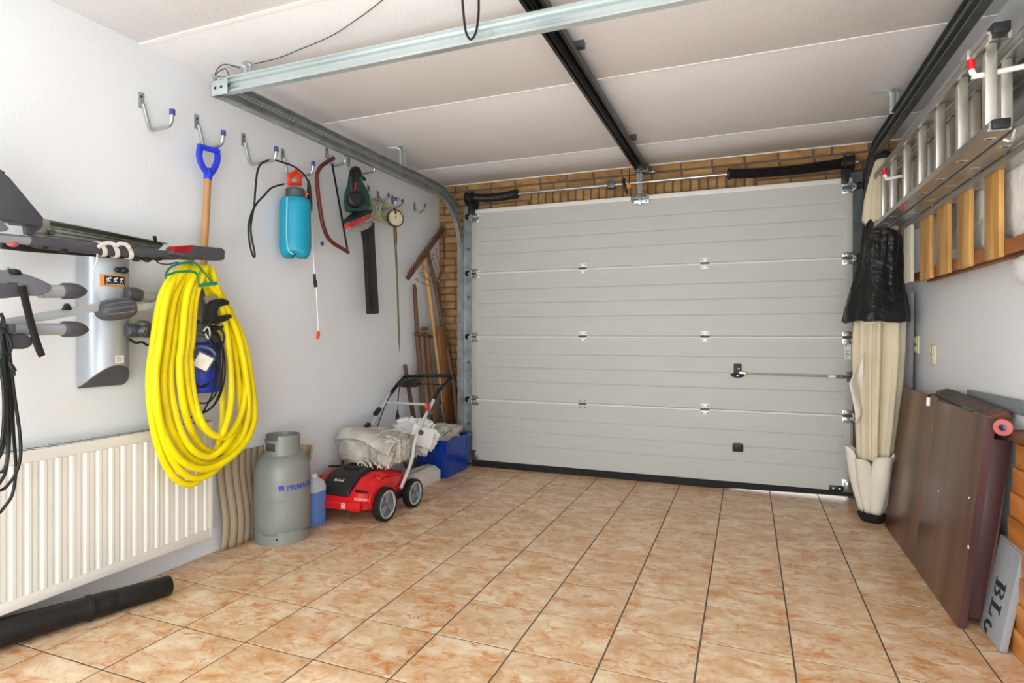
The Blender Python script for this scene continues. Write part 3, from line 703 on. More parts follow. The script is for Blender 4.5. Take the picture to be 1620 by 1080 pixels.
b = B().ctube(smooth([(-1.030,1.652,2.143),(-1.030,1.679,2.142),(-1.030,1.700,2.134)], 4), .008, 8); b.ell((-1.030,1.700,2.130), (.014, .016, .014), 12, 8); obj('cable_lug', b, BOSCHG, ht)
def gpt(u, v):
    a = 2*math.pi*u; c = V((-1.020,1.618,1.869)); e1 = (V((-1.020,1.778,1.946))-V((-1.020,1.469,1.813)))/2; e1x = e1.normalized()
    e2 = V(.9, -.42, 0); up = V(0, 0, 1)
    pr = [(.35, .030), (.72, .020), (1.0, .0), (1.02, -.014), (.96, -.018)]; k = v*4; i = min(int(k), 3); t = k-i
    r = pr[i][0]*(1-t)+pr[i+1][0]*t; h = pr[i][1]*(1-t)+pr[i+1][1]*t
    return c+e1*math.cos(a)*r+e2*(.062*r*math.sin(a))+up*h
b = B().grid(gpt, 28, 10, close=True); b.f.append(tuple(10*28+k for k in range(28))); obj('hand_guard', b, BLK, ht)
def rpt(u, v):
    p = gpt(u, .78); c = V((-1.020,1.618,1.869))
    return c+(p-c)*V(1, 1, 1).x*(.90-.06*v)+V(0, 0, -.014-.026*v)
b = B().grid(rpt, 28, 4, close=True); b.f.append(tuple(range(27, -1, -1))); b.f.append(tuple(4*28+k for k in range(28))); obj('guard_band', b, RED, ht)
b = B().prism([(-1.020,1.545,1.786),(-1.020,1.771,1.867),(-1.020,1.764,1.832),(-1.020,1.714,1.798),(-1.020,1.645,1.770),(-1.020,1.552,1.754)], (.012, 0, 0)); obj('blade_plate', b, mat('trimmer_plate_grey', 'A6A69C', .35, .4, var=.15, scale=20), ht, bevel=.003)
b = B().prism([(-1.045,1.679,1.777),(-1.045,1.799,1.861),(-1.045,1.807,1.728),(-1.045,1.855,1.235),(-1.045,1.742,1.227),(-1.045,1.700,1.704)], (.030, 0, 0)); obj('sheath', b, BLK, ht, bevel=.006)
b = B()
for a in [(-1.013,1.704,1.618),(-1.013,1.711,1.551),(-1.013,1.740,1.384),(-1.013,1.747,1.325)]: b.beam(a, V(a)+V(0, .001, -.035), .003, .012, (1, 0, 0))
o = obj('sheath_slots', b, RUB, ht); o['kind'] = 'stuff'

# ---------------------------------------------------------------- dial thermometer, clear tubing
dt = thing('dial_thermometer', 'round brass dial thermometer on a long pointed rod', 'thermometer', (-1.060,2.151,1.460))
ax = V(.86, -.50, .04).normalized(); c0 = V((-1.030,2.068,1.933))
obj('case', B().lathe([(.035, -.026), (.060, -.02), (.064, -.008), (.064, .018), (.060, .022), (.056, .018), (.056, .012)], c0, ax, 30), BRASSD, dt)
obj('dial_face', B().lathe([(.0565, .012), (.0565, .0135), (.0002, .0136)], c0, ax, 30), DIAL, dt)
u = V(.5, .86, 0).normalized(); w = ax.cross(u)
b = B()
for i in range(11):
    a = R(225-27*i); d = u*math.cos(a)+w*math.sin(a); b.beam(c0+ax*.0145+d*.044, c0+ax*.0145+d*.053, .0025, .001, ax)
o = obj('dial_marks', b, DARKM, dt); o['kind'] = 'stuff'
obj('needle', B().prism([c0+ax*.0145+u*.004+w*.0, c0+ax*.0145+w*.042+u*.006, c0+ax*.0145-u*.006-w*.004], ax*.001), DARKM, dt)
b = B().lathe([(.012, -.05), (.016, -.035), (.010, 0)], c0+V(0, 0, .075), (0, 0, 1), 12); b.ctube([c0+V(0, 0, .055), c0+V(0, 0, .078)], .011, 10); obj('neck', b, BRASSD, dt)
st = [(-1.030,2.076,1.808),(-1.030,2.080,1.721),(-1.030,2.101,1.456),(-1.030,2.126,1.039),(-1.030,2.130,0.950)]
obj('probe', B().ctube(st, [.011, .008, .0072, .0066, .0008], 10), mat('bronze_rod', '6E6248', .4, .7, var=.15), dt)
obj('ferrule', B().ctube([(-1.030,2.070,1.876),(-1.030,2.075,1.808),(-1.030,2.079,1.744)], [.012, .013, .010], 12), BRASSD, dt)
ct = thing('clear_tubing', 'coil of clear plastic tubing on a hook left of the dial thermometer', 'tubing', (-1.060,1.956,1.985))
for i in range(6):
    cx_ = 601+i*2.2; pts = []
    c0 = V((-1.075,1.963,1.983))+V(-.035+.012*i, .010*i-.03, .02-.004*i); ry, rz = .058+.005*((i*3) % 4), .068+.004*((i*5) % 3)
    pts = [c0+V(.006*math.sin(3*a), ry*math.cos(a), rz*math.sin(a)-.02) for a in [2*math.pi*k/26 for k in range(26)]]
    obj('tube_turn', B().ctube(pts, .0065, 7, closed=True), GLASSC, ct)
b = B().ctube(smooth([(-1.050,1.981,2.079),(-1.050,2.029,2.085),(-1.050,2.078,2.063),(-1.050,2.136,2.104),(-1.050,2.178,2.085),(-1.050,2.213,2.101)], 4), .0018, 5); obj('wire_tie', b, DARKM, ct)

# ---------------------------------------------------------------- bike carrier on the wall
bk = thing('bike_carrier', 'grey folded bicycle carrier fixed to the wall above the radiator', 'carrier', (-1.05, .03, 1.1))
yc, hw, dd = .041, .089, .105
def colp(u, v):
    a = math.pi*u; s = math.sin(a)**.75 if 0 < u < 1 else 0.
    x = XL+.012+dd*s; y = yc-hw*math.cos(a)
    zt = 1.405; zb = .882+.085*math.sin(a)**1.2 if 0 < u < 1 else .882
    return V(x, y, zb+(zt-zb)*v)
b = B().grid(colp, 32, 2); n = 33
b.f.append(tuple(range(2*n, 3*n))); b.f.append(tuple(2*n-2*n+k for k in range(0)) or (0, n, 2*n, 3*n-1, 2*n-1, n-1)); obj('column_cover', b, SILV, bk, sm=50)
b = B().prism([colp(k/32, 0)+V(-.002 if 0 < k < 32 else 0, 0, 0) for k in range(33)], (0, 0, -.006)); obj('cover_foot', b, DGREY, bk, sm=50)
def onfront(y, z, off=.001):
    t = (yc-y)/hw; a = math.acos(max(-1, min(1, t))); return V(XL+.012+dd*math.sin(a)**.75+off, y, z)
def patch(y0, y1, z0, z1, off, n=8):
    return B().grid(lambda u, v: onfront(y0+(y1-y0)*u, z0+(z1-z0)*v, off), n, 1)
S0, S1, T0, T1 = -.018, .075, 1.283, 1.332
stk = obj('sticker', patch(S0, S1, T0, T1, .0012), ORANGE, bk)
obj('sticker_panel', patch(S0+.012, S1-.004, T0+.006, T1-.005, .0017), BLK, stk)
fig = B()
def seg(y0, z0, y1, z1, w=.0025):
    p, q = onfront(y0, z0, .0026), onfront(y1, z1, .0026); fig.beam(p, q, .0012, w, V(q-p).cross(V(1, 0, 0)).normalized())
for k in range(3):
    y = S0+.018+k*.024; z = T0+.014
    for a in (((0, .014), (.008, .022)), ((.008, .022), (.015, .018)), ((.008, .022), (.006, .011)), ((.006, .011), (.013, .006)), ((.006, .011), (.0, .004)), ((.008, .018), (.001, .020))):
        seg(y+a[0][0], z+a[0][1], y+a[1][0], z+a[1][1])
    fig.ell(onfront(y+.013, z+.0225, .002), (.0012, .003, .003), 8, 6)
for i in range(13): seg(S0+.016+i*.0053, T0+.010, S0+.0195+i*.0053, T0+.010, .003)
o = obj('sticker_print', fig, WHT, stk); o['kind'] = 'stuff'
lab = obj('type_label', patch(.030, .068, .975, 1.006, .0012, 4), WHT, bk)
pb = B()
for i in range(4):
    p, q = onfront(.035, .981+i*.006, .0022), onfront(.052+.004*(i % 3), .981+i*.006, .0022); pb.beam(p, q, .001, .0016)
o = obj('label_print', pb, DGREY, lab); o['kind'] = 'stuff'
b = B().ctube([onfront(.052, 1.352, -.01), onfront(.052, 1.352, .012)], [.012, .012], 12); b.ell(onfront(.056, 1.352, .016), (.016, .018, .014), 12, 8); b.ell(onfront(.034, 1.352, .010), (.012, .012, .011), 10, 8); obj('lock_knob', b, BLK, bk)
b = B().ctube(smooth([onfront(.068, 1.355, .012), onfront(.078, 1.353, .018), onfront(.082, 1.340, .018), onfront(.076, 1.337, .016)], 4), .0018, 6); obj('split_pin', b, ZINC, bk)
XA = -.90
def arm(px, name, r, m, x, fl=None):
    return obj(name, B().ctube(px, r, 16, flat=fl), m, bk)
arm([(-0.900,-0.314,1.238),(-0.900,-0.217,1.245)], 'arm_tube', .0235, SILV, XA)
arm([(-0.900,-0.244,1.245),(-0.900,-0.236,1.246),(-0.900,-0.213,1.247),(-0.900,-0.191,1.249),(-0.900,-0.172,1.250),(-0.900,-0.158,1.250)], 'arm_cap', [.026, .031, .0315, .029, .020, .006], DGREY, XA) if False else obj('arm_cap', B().ctube([(-0.900,-0.244,1.245),(-0.900,-0.238,1.245),(-0.900,-0.208,1.247),(-0.900,-0.187,1.248),(-0.900,-0.169,1.249),(-0.900,-0.158,1.250)], [.026, .0295, .0295, .025, .015, .004], 18), DGREY, bk)
arm([(-0.900,-0.392,1.108),(-0.900,-0.217,1.110)], 'arm_tube', .0215, SILV, XA)
obj('arm_cap', B().ctube([(-0.900,-0.240,1.110),(-0.900,-0.234,1.110),(-0.900,-0.204,1.110),(-0.900,-0.180,1.110),(-0.900,-0.163,1.109),(-0.900,-0.152,1.109)], [.026, .029, .029, .025, .015, .004], 18), DGREY, bk)
arm([(-1.020,0.128,1.253),(-1.020,0.250,1.249)], 'arm_tube', .024, SILV, XA)
obj('arm_cap', B().ctube([(-1.020,0.067,1.257),(-1.020,0.074,1.257),(-1.020,0.107,1.257),(-1.020,0.131,1.255),(-1.020,0.137,1.254)], [.020, .029, .030, .027, .02], 18), DGREY, bk)
arm([(-1.020,0.123,1.104),(-1.020,0.250,1.093)], 'arm_tube', .024, GREYC, XA)
obj('arm_cap', B().ctube([(-1.020,0.069,1.109),(-1.020,0.077,1.109),(-1.020,0.112,1.107),(-1.020,0.131,1.105),(-1.020,0.137,1.104)], [.022, .028, .029, .027, .02], 18), DGREY, bk)
b = B().ctube(smooth([(-0.980,0.086,1.135),(-0.980,0.110,1.146),(-0.980,0.144,1.136),(-0.980,0.149,1.109),(-0.980,0.133,1.083),(-0.980,0.105,1.088)], 5), .006, 6); b.ell((-0.980,0.121,1.109), (.02, .026, .022), 12, 8, f=lambda d: 1+.2*math.sin(9*d.y+5*d.z)); obj('clamp_lever', b, GREYC, bk)
b = B().ctube(smooth([(-0.990,0.064,1.073),(-0.990,0.091,1.057),(-0.990,0.120,1.059),(-0.990,0.145,1.046),(-0.990,0.162,1.061)], 5), .005, 6); obj('cable', b, CORD, bk)
# wheel gutters
b = B().prism([(-0.860,-0.498,1.297),(-0.860,-0.410,1.298),(-0.860,-0.368,1.290),(-0.860,-0.329,1.277),(-0.860,-0.298,1.262),(-0.860,-0.296,1.251),(-0.860,-0.309,1.233),(-0.860,-0.336,1.221),(-0.860,-0.395,1.221),(-0.860,-0.399,1.258),(-0.860,-0.424,1.256),(-0.860,-0.427,1.211),(-0.860,-0.498,1.207)], (-.10, 0, 0)); obj('wheel_tray', b, MGREY, bk, bevel=.010, seg=3)
b = B().prism([(-0.855,-0.500,1.250),(-0.855,-0.426,1.256),(-0.855,-0.402,1.258),(-0.855,-0.380,1.218),(-0.855,-0.433,1.207),(-0.855,-0.500,1.203)], (-.11, 0, 0)); obj('tray_lip', b, DGREY, bk, bevel=.006)
b = B().prism([(-0.860,-0.427,1.095),(-0.860,-0.363,1.089),(-0.860,-0.348,1.072),(-0.860,-0.355,1.051),(-0.860,-0.377,1.043),(-0.860,-0.431,1.044)], (-.09, 0, 0)); obj('wheel_tray', b, DGREY, bk, bevel=.010, seg=3)
b = B().prism([(-0.840,-0.434,1.125),(-0.840,-0.413,1.126),(-0.840,-0.413,1.093),(-0.840,-0.434,1.093)], (-.06, 0, 0)); obj('tray_bracket', b, DGREY, bk, bevel=.004)
b = B().prism([(-0.835,-0.426,1.304),(-0.835,-0.402,1.300),(-0.835,-0.398,1.284),(-0.835,-0.423,1.286)], (-.035, 0, 0)); obj('buckle', b, BLK, bk, bevel=.004)
b = B().ctube(smooth([(-0.860,-0.434,1.298),(-0.860,-0.427,1.309),(-0.860,-0.417,1.298)], 4), .002, 5); obj('buckle_wire', b, ZINC, bk)
sp_ = smooth([(-0.850,-0.392,1.250),(-0.850,-0.386,1.221),(-0.850,-0.375,1.168),(-0.850,-0.359,1.099),(-0.850,-0.342,1.042),(-0.850,-0.332,1.019)], 5)
obj('ratchet_strap', B().ctube(sp_, .0125, 8, flat=.28, up=(0, 1, 0)), BLK, bk)
b = B().ctube(smooth([(-0.850,-0.340,1.034),(-0.850,-0.327,1.033),(-0.850,-0.323,1.018),(-0.850,-0.334,1.015),(-0.850,-0.340,1.025)], 4, True), .0022, 6, closed=True); obj('strap_end', b, WHT, bk)
# flat bar and the ribbed knob
p, q = V((-0.915,-0.405,1.128)), V((-0.955,-0.031,1.207)); obj('flat_bar', B().beam(p, q, .006, .031), STRAPG, bk, bevel=.001)
p, q = V((-1.000,0.076,1.194)), V((-1.000,0.234,1.228)); obj('flat_bar', B().beam(p, q, .006, .026), STRAPG, bk, bevel=.001)
kc = V((-0.955,-0.012,1.190)); ka = V((-0.955,0.063,1.203))-V((-0.955,-0.082,1.178)); kl = ka.length; ka.normalize()
pr = [(.008, -.5), (.026, -.47), (.036, -.38), (.042, -.2), (.043, .1), (.040, .32), (.033, .44), (.02, .5), (.003, .505)]
obj('clamp_knob', B().ctube([kc+ka*(h*kl) for r, h in pr], [r for r, h in pr], 20), DGREY, bk, sm=50)
kk = obj('knob_ribs', B(), DGREY, bk) if False else None
b = B()
for a in (20, 50, 80, 110):
    d = V(math.sin(R(a)), 0, math.cos(R(a))); d = (d-ka*d.dot(ka)).normalized(); b.ctube([kc+ka*(h*kl)+d*(r-.001) for r, h in pr[2:6]], .0028, 6)
o = obj('knob_ribs', b, MGREY, bk); o['kind'] = 'stuff'
b = B().prism([(-0.930,-0.228,1.179),(-0.930,-0.218,1.202),(-0.930,-0.211,1.203),(-0.930,-0.201,1.187),(-0.930,-0.203,1.178)], (.02, 0, 0)); obj('bar_stop', b, BLK, bk, bevel=.003)
# light bar: tubes, plate rail, tail light, fender
obj('light_bar_tube', B().ctube([(-0.965,-0.463,1.411),(-0.965,-0.300,1.417)], .0165, 14), SILV, bk)
obj('light_bar_sleeve', B().ctube([(-0.965,-0.310,1.418),(-0.965,-0.281,1.415),(-0.965,-0.087,1.419),(-0.965,0.036,1.423),(-0.965,0.207,1.432),(-0.965,0.252,1.434)], [.020, .023, .022, .020, .019, .018], 16), DGREY, bk)
obj('light_bar_tube', B().ctube([(-0.965,0.231,1.432),(-0.965,0.343,1.435)], .014, 14), ALU, bk)
obj('under_bar', B().ctube([(-0.985,-0.383,1.391),(-0.985,-0.309,1.393),(-0.985,-0.074,1.400),(-0.985,0.131,1.408),(-0.985,0.277,1.425)], [.012, .014, .010, .008, .005], 8), BLK, bk)
for k, px in enumerate([(-0.960,-0.360,1.397),(-0.960,-0.264,1.402),(-0.960,-0.202,1.397),(-0.960,0.072,1.397),(-0.960,0.118,1.400),(-0.960,0.168,1.411)]):
    obj('cable_clip', B().ell(px, (.014, .018, .010), 10, 6), BLK if k != 0 else PINK, bk)
obj('cable', B().ctube(smooth([(-0.960,0.157,1.404),(-0.960,0.174,1.393),(-0.960,0.215,1.392),(-0.960,0.257,1.405),(-0.960,0.294,1.401)], 5), .003, 6), CORD, bk)
p0, p1, p2, p3 = V((-1.020,-0.260,1.505)), V((-1.020,0.238,1.486)), V((-1.000,0.190,1.448)), V((-1.000,-0.281,1.444))
b = B().prism([p0, p1, p2, p3], (.006, 0, 0)); dv = (p1-p0).normalized()
for f in (.35, .62, .9):
    a, c = p0.lerp(p3, f), p1.lerp(p2, f); b.beam(a+V(.007, 0, 0), c+V(.007, 0, 0), .006, .005)
b.prism([p0, p1, p1+V(.028, 0, .002), p0+V(.028, 0, .002)], (0, 0, -.004))
obj('plate_rail', b, mat('brushed_zinc_rail', '8F948A', .3, .85, var=.25, scale=8, stretch=(1, .2, 1)), bk, bevel=.001)
obj('rail_end', B().prism([(-0.990,-0.283,1.490),(-0.990,-0.271,1.501),(-0.990,-0.230,1.500),(-0.990,-0.238,1.457),(-0.990,-0.291,1.449)], (.008, 0, 0)), ALU, bk, bevel=.002)
obj('rail_bolt', B().cyl((-0.995,-0.217,1.463), (-0.970,-0.231,1.459), .010, n=10), BLK, bk)
b = B().prism([(-1.000,0.173,1.510),(-1.000,0.186,1.512),(-1.000,0.189,1.486),(-1.000,0.176,1.486)], (.008, 0, 0)); obj('rail_tab', b, DARKM, bk, bevel=.001)
tl = obj('tail_light', B().prism([(-0.915,0.206,1.465),(-0.915,0.314,1.485),(-0.915,0.456,1.493),(-0.915,0.474,1.484),(-0.915,0.470,1.439),(-0.915,0.445,1.433),(-0.915,0.283,1.425),(-0.915,0.203,1.432)], (-.05, 0, 0)), DGREY, bk, bevel=.007, seg=2)
obj('lens', B().prism([(-0.911,0.202,1.466),(-0.911,0.304,1.486),(-0.911,0.282,1.447),(-0.911,0.206,1.441)], (-.034, 0, 0)), REDL, tl, bevel=.004)
b = B().prism([(-0.915,-0.519,1.708),(-0.915,-0.405,1.621),(-0.915,-0.391,1.612),(-0.915,-0.289,1.495),(-0.915,-0.297,1.465),(-0.915,-0.437,1.466),(-0.915,-0.519,1.462)], (-.055, 0, 0)); fd = obj('light_fender', b, DGREY, bk, bevel=.006)
obj('lens', B().prism([(-0.925,-0.514,1.728),(-0.925,-0.432,1.640),(-0.925,-0.400,1.627),(-0.925,-0.400,1.619),(-0.925,-0.514,1.709)], (-.035, 0, 0)), REDL, fd)
b = B().prism([(-0.900,-0.461,1.464),(-0.900,-0.420,1.463),(-0.900,-0.399,1.438),(-0.900,-0.410,1.428),(-0.900,-0.461,1.428)], (-.05, 0, 0)); obj('fender_bracket', b, MGREY, bk, bevel=.004)
b = B().prism([(-0.985,-0.362,1.463),(-0.985,-0.320,1.466),(-0.985,-0.317,1.438),(-0.985,-0.297,1.438),(-0.985,-0.266,1.470),(-0.985,-0.262,1.489),(-0.985,-0.358,1.485)], (.02, 0, 0)); obj('fender_bracket', b, DGREY, bk, bevel=.003)
# white webbing wound round the bar
for k, (px, dx) in enumerate(zip([(-0.965,-0.068,1.420),(-0.965,-0.020,1.421),(-0.965,0.036,1.422)], (0, 0, 0))):
    c0 = V(px); d = V((-0.965,0.036,1.422))-V((-0.965,-0.068,1.420)); d.normalize(); e1 = V(1, 0, 0); e2 = d.cross(e1)
    b = B().ctube([c0+d*(.010*math.sin(a))+e1*.0265*math.cos(a)+e2*.0265*math.sin(a) for a in [2*math.pi*i/24 for i in range(24)]], .010, 6, closed=True, flat=.25, up=d)
    obj('webbing_turn', b, TAPE, bk)
b = B().ctube(smooth([(-0.935,-0.095,1.422),(-0.935,-0.071,1.439),(-0.935,-0.045,1.444),(-0.935,-0.025,1.439),(-0.935,-0.010,1.448),(-0.935,0.015,1.447),(-0.935,0.030,1.436)], 5), .008, 8, flat=.35); obj('webbing_knot', b, TAPE, bk)
b = B().ctube(smooth([(-0.940,-0.094,1.398),(-0.940,-0.096,1.371),(-0.940,-0.106,1.342),(-0.940,-0.110,1.303),(-0.940,-0.110,1.274)], 5), .0028, 6); obj('webbing_tail', b, TAPE, bk)

# ---------------------------------------------------------------- cable bundle
cbn = thing('cable_bundle', 'bundle of black and dark green cables hanging down over the radiator', 'cable', (-0.840,-0.441,0.868))
for k, (pts, m) in enumerate([
    ([(-0.840,-0.455,1.159),(-0.840,-0.444,1.109),(-0.840,-0.432,1.028),(-0.840,-0.420,0.906),(-0.840,-0.403,0.761),(-0.840,-0.404,0.679),(-0.840,-0.427,0.623),(-0.840,-0.465,0.602),(-0.840,-0.507,0.690),(-0.840,-0.514,0.847),(-0.840,-0.495,1.109),(-0.840,-0.468,1.157)], CORD),
    ([(-0.860,-0.441,1.150),(-0.860,-0.427,1.069),(-0.860,-0.417,0.946),(-0.860,-0.411,0.781),(-0.860,-0.404,0.657),(-0.860,-0.413,0.577),(-0.860,-0.434,0.541),(-0.860,-0.458,0.528),(-0.860,-0.498,0.618),(-0.860,-0.504,0.776),(-0.860,-0.485,1.109),(-0.860,-0.458,1.157)], CORD),
    ([(-0.850,-0.453,1.129),(-0.850,-0.438,1.028),(-0.850,-0.429,0.906),(-0.850,-0.427,0.764),(-0.850,-0.436,0.664),(-0.850,-0.450,0.627),(-0.850,-0.470,0.616),(-0.850,-0.503,0.702),(-0.850,-0.509,0.859),(-0.850,-0.490,1.109),(-0.850,-0.463,1.157)], CORD),
    ([(-0.830,-0.463,1.069),(-0.830,-0.450,0.949),(-0.830,-0.448,0.829),(-0.830,-0.443,0.708),(-0.830,-0.456,0.660),(-0.830,-0.480,0.675),(-0.830,-0.512,0.760),(-0.830,-0.519,0.915),(-0.830,-0.500,1.109),(-0.830,-0.473,1.156)], CORDD),
    ([(-0.870,-0.432,1.109),(-0.870,-0.425,1.007),(-0.870,-0.424,0.864),(-0.870,-0.432,0.743),(-0.870,-0.446,0.697),(-0.870,-0.463,0.688),(-0.870,-0.493,0.773),(-0.870,-0.499,0.932),(-0.870,-0.480,1.109),(-0.870,-0.453,1.157)], CORDD),
    ([(-0.820,-0.475,1.030),(-0.820,-0.460,0.930),(-0.820,-0.458,0.831),(-0.820,-0.465,0.752),(-0.820,-0.482,0.728),(-0.820,-0.517,0.811),(-0.820,-0.524,0.966),(-0.820,-0.505,1.108),(-0.820,-0.478,1.156)], CORD),
    ([(-0.845,-0.450,1.139),(-0.845,-0.445,1.029),(-0.845,-0.437,0.847),(-0.845,-0.444,0.767),(-0.845,-0.462,0.742),(-0.845,-0.479,0.773),(-0.845,-0.505,0.855),(-0.845,-0.511,1.011),(-0.845,-0.492,1.109),(-0.845,-0.466,1.157)], CORD),
    ([(-0.835,-0.459,1.109),(-0.835,-0.440,1.089),(-0.835,-0.430,1.059),(-0.835,-0.437,1.029),(-0.835,-0.450,1.045),(-0.835,-0.457,1.089)], CORD)]):
    obj('cord', B().ctube(smooth(pts, 5), .0048, 8), m, cbn)
b = B().ctube([(-0.830,-0.439,1.005),(-0.830,-0.432,0.988),(-0.830,-0.424,0.973)], [.004, .008, .007], 8); b.ctube([(-0.830,-0.424,0.975),(-0.830,-0.422,0.959)], .0025, 6); obj('plug', b, BLK, cbn)

# ---------------------------------------------------------------- garden hose, pump, floodlight, clamp
gh_ = thing('garden_hose', 'thick yellow garden hose coiled and hung in front of the radiator', 'hose', (-.95, .4, .4))
HOSE = [(-0.930,0.221,1.359),(-0.935,0.164,1.247),(-0.935,0.130,1.062),(-0.935,0.110,0.880),(-0.938,0.141,0.664),(-0.945,0.213,0.500),(-0.945,0.307,0.427),(-0.945,0.392,0.465),(-0.973,0.489,0.577),(-1.000,0.532,0.752),(-1.000,0.508,1.057),(-1.000,0.465,1.237),(-0.980,0.409,1.339),(-0.955,0.319,1.387),(-0.920,0.234,1.360),(-0.890,0.153,1.246),(-0.890,0.122,1.062),(-0.890,0.104,0.895),(-0.900,0.141,0.686),(-0.920,0.226,0.524),(-0.920,0.325,0.453),(-0.920,0.439,0.479),(-0.952,0.567,0.572),(-0.983,0.623,0.727),(-0.983,0.576,1.057),(-0.983,0.494,1.238),(-0.963,0.403,1.338),(-0.955,0.334,1.388),(-0.910,0.246,1.361),(-0.905,0.171,1.247),(-0.905,0.129,1.062),(-0.905,0.104,0.907),(-0.902,0.138,0.712),(-0.895,0.216,0.563),(-0.895,0.336,0.492),(-0.895,0.473,0.511),(-0.931,0.628,0.592),(-0.967,0.695,0.736),(-0.967,0.629,1.056),(-0.967,0.515,1.238),(-0.947,0.397,1.337),(-0.955,0.349,1.390),(-0.930,0.283,1.365),(-0.920,0.214,1.250),(-0.920,0.180,1.061),(-0.920,0.161,0.876),(-0.924,0.198,0.700),(-0.933,0.284,0.563),(-0.933,0.398,0.499),(-0.933,0.508,0.526),(-0.941,0.609,0.622),(-0.950,0.642,0.773),(-0.950,0.588,1.057),(-0.950,0.493,1.237),(-0.930,0.391,1.335),(-0.955,0.364,1.391),(-0.920,0.297,1.366),(-0.935,0.253,1.253),(-0.935,0.224,1.061),(-0.935,0.207,0.899),(-0.926,0.229,0.726),(-0.907,0.280,0.598),(-0.907,0.373,0.540),(-0.907,0.467,0.575),(-0.954,0.590,0.674),(-1.000,0.655,0.834),(-1.000,0.610,1.056),(-1.000,0.531,1.240),(-0.980,0.443,1.342),(-0.955,0.379,1.393),(-0.910,0.310,1.367),(-0.890,0.246,1.251),(-0.890,0.225,1.061),(-0.890,0.213,0.940),(-0.908,0.255,0.751),(-0.945,0.350,0.603),(-0.945,0.440,0.542),(-0.945,0.543,0.569),(-0.964,0.649,0.659),(-0.983,0.691,0.799),(-0.983,0.636,1.056),(-0.983,0.540,1.240),(-0.963,0.437,1.340),(-0.955,0.395,1.394),(-0.930,0.349,1.372),(-0.905,0.281,1.254),(-0.905,0.261,1.061),(-0.905,0.250,0.965),(-0.910,0.283,0.795),(-0.920,0.361,0.667),(-0.920,0.460,0.611),(-0.920,0.526,0.644),(-0.943,0.602,0.734),(-0.967,0.639,0.867),(-0.967,0.595,1.056),(-0.967,0.518,1.239),(-0.947,0.431,1.339),(-0.955,0.411,1.396),(-0.920,0.362,1.373),(-0.920,0.316,1.256),(-0.920,0.297,1.060),(-0.920,0.287,0.991),(-0.912,0.303,0.809),(-0.895,0.342,0.679),(-0.895,0.417,0.625),(-0.895,0.452,0.662),(-0.922,0.506,0.749),(-0.950,0.538,0.875),(-0.950,0.517,1.057),(-0.950,0.479,1.236),(-0.930,0.425,1.338),(-0.955,0.427,1.398)]
b = B().ctube(smooth(HOSE, 6), .0152, 12); obj("hose", b, YEL, gh_)
gs = smooth([(-0.900,0.160,1.323),(-0.900,0.157,1.341),(-0.900,0.174,1.369),(-0.900,0.209,1.389),(-0.900,0.261,1.403),(-0.900,0.302,1.402),(-0.900,0.347,1.365),(-0.900,0.387,1.328),(-0.900,0.407,1.319)], 5)
b = B().ctube(gs, .011, 8, flat=.3, up=(.7, -.7, .2)); b.ctube(smooth([(-0.885,0.148,1.334),(-0.885,0.185,1.351),(-0.885,0.233,1.361),(-0.885,0.276,1.363),(-0.885,0.299,1.348),(-0.885,0.302,1.315)], 5), .009, 8, flat=.3, up=(.7, -.6, .4)); b.ctube(smooth([(-0.900,0.414,1.325),(-0.900,0.380,1.319),(-0.900,0.340,1.313),(-0.900,0.318,1.306)], 4), .008, 8, flat=.3); obj('strap', b, GRN, gh_)
obj('hanger_hook', B().ctube(smooth([(-0.930,0.282,1.365),(-0.930,0.285,1.390),(-0.930,0.295,1.405),(-0.930,0.308,1.401)], 5), .004, 6), ZINC, gh_)
pm = thing('submersible_pump', 'blue submersible pump with black head hanging behind the yellow hose', 'pump', (-1.04, .47, .84))
obj('body', B().lathe([(.070, 0), (.083, .004), (.086, .03), (.084, .12), (.080, .225), (.072, .235)], (-1.045, .455, .818), n=28), PUMPB, pm)
obj('head', B().lathe([(.080, 0), (.082, .006), (.082, .026), (.074, .034), (.072, .050), (.062, .056), (.05, .085), (.03, .09)], (-1.045, .455, 1.052), n=24), GREYC, pm)
b = B().ctube(smooth([(-1.040,0.446,1.141),(-1.040,0.457,1.207),(-1.040,0.460,1.267),(-1.040,0.446,1.320),(-1.040,0.426,1.324)], 5), .008, 8); b.ctube([(-1.030,0.431,1.301),(-1.030,0.438,1.162)], .006, 8); b.prism([(-1.050,0.438,1.337),(-1.050,0.497,1.342),(-1.050,0.504,1.313),(-1.050,0.469,1.298),(-1.050,0.438,1.290)], (.03, 0, 0)); obj('handle', b, MGREY, pm, sm=30)
fl = thing('floodlight', 'small square floodlight with coiled black cable hanging in the hose loop', 'lamp', (-.92, .42, .95))
c0 = V((-0.930,0.363,0.968)); u = V(.45, .74, -.47).normalized(); w = V(.32, .34, .88); w = (w-u*u.dot(w)).normalized(); nn = u.cross(w)
if nn.x < 0: nn = -nn
hs = .042
obj('housing', B().obox(c0-u*hs-w*hs-nn*.028, u*hs*2, w*hs*2, nn*.030), DGREY, fl, bevel=.007)
pnl = obj('lens', B().obox(c0-u*.032-w*.032+nn*.0021, u*.064, w*.064, nn*.0015), LED, fl)
obj('led_chip', B().obox(c0-u*.012-w*.008+nn*.0036, u*.024, w*.016, nn*.0006), mat('led_yellow', 'DCD49A', .4, var=.03), pnl)
b = B().ctube(smooth([c0-u*hs*1.08+w*.01, c0-u*.05+w*.05, c0+w*.062, c0+w*.05+u*.03], 5), .004, 8, flat=2.); obj('bracket', b, GREYC, fl)
random.seed(11)
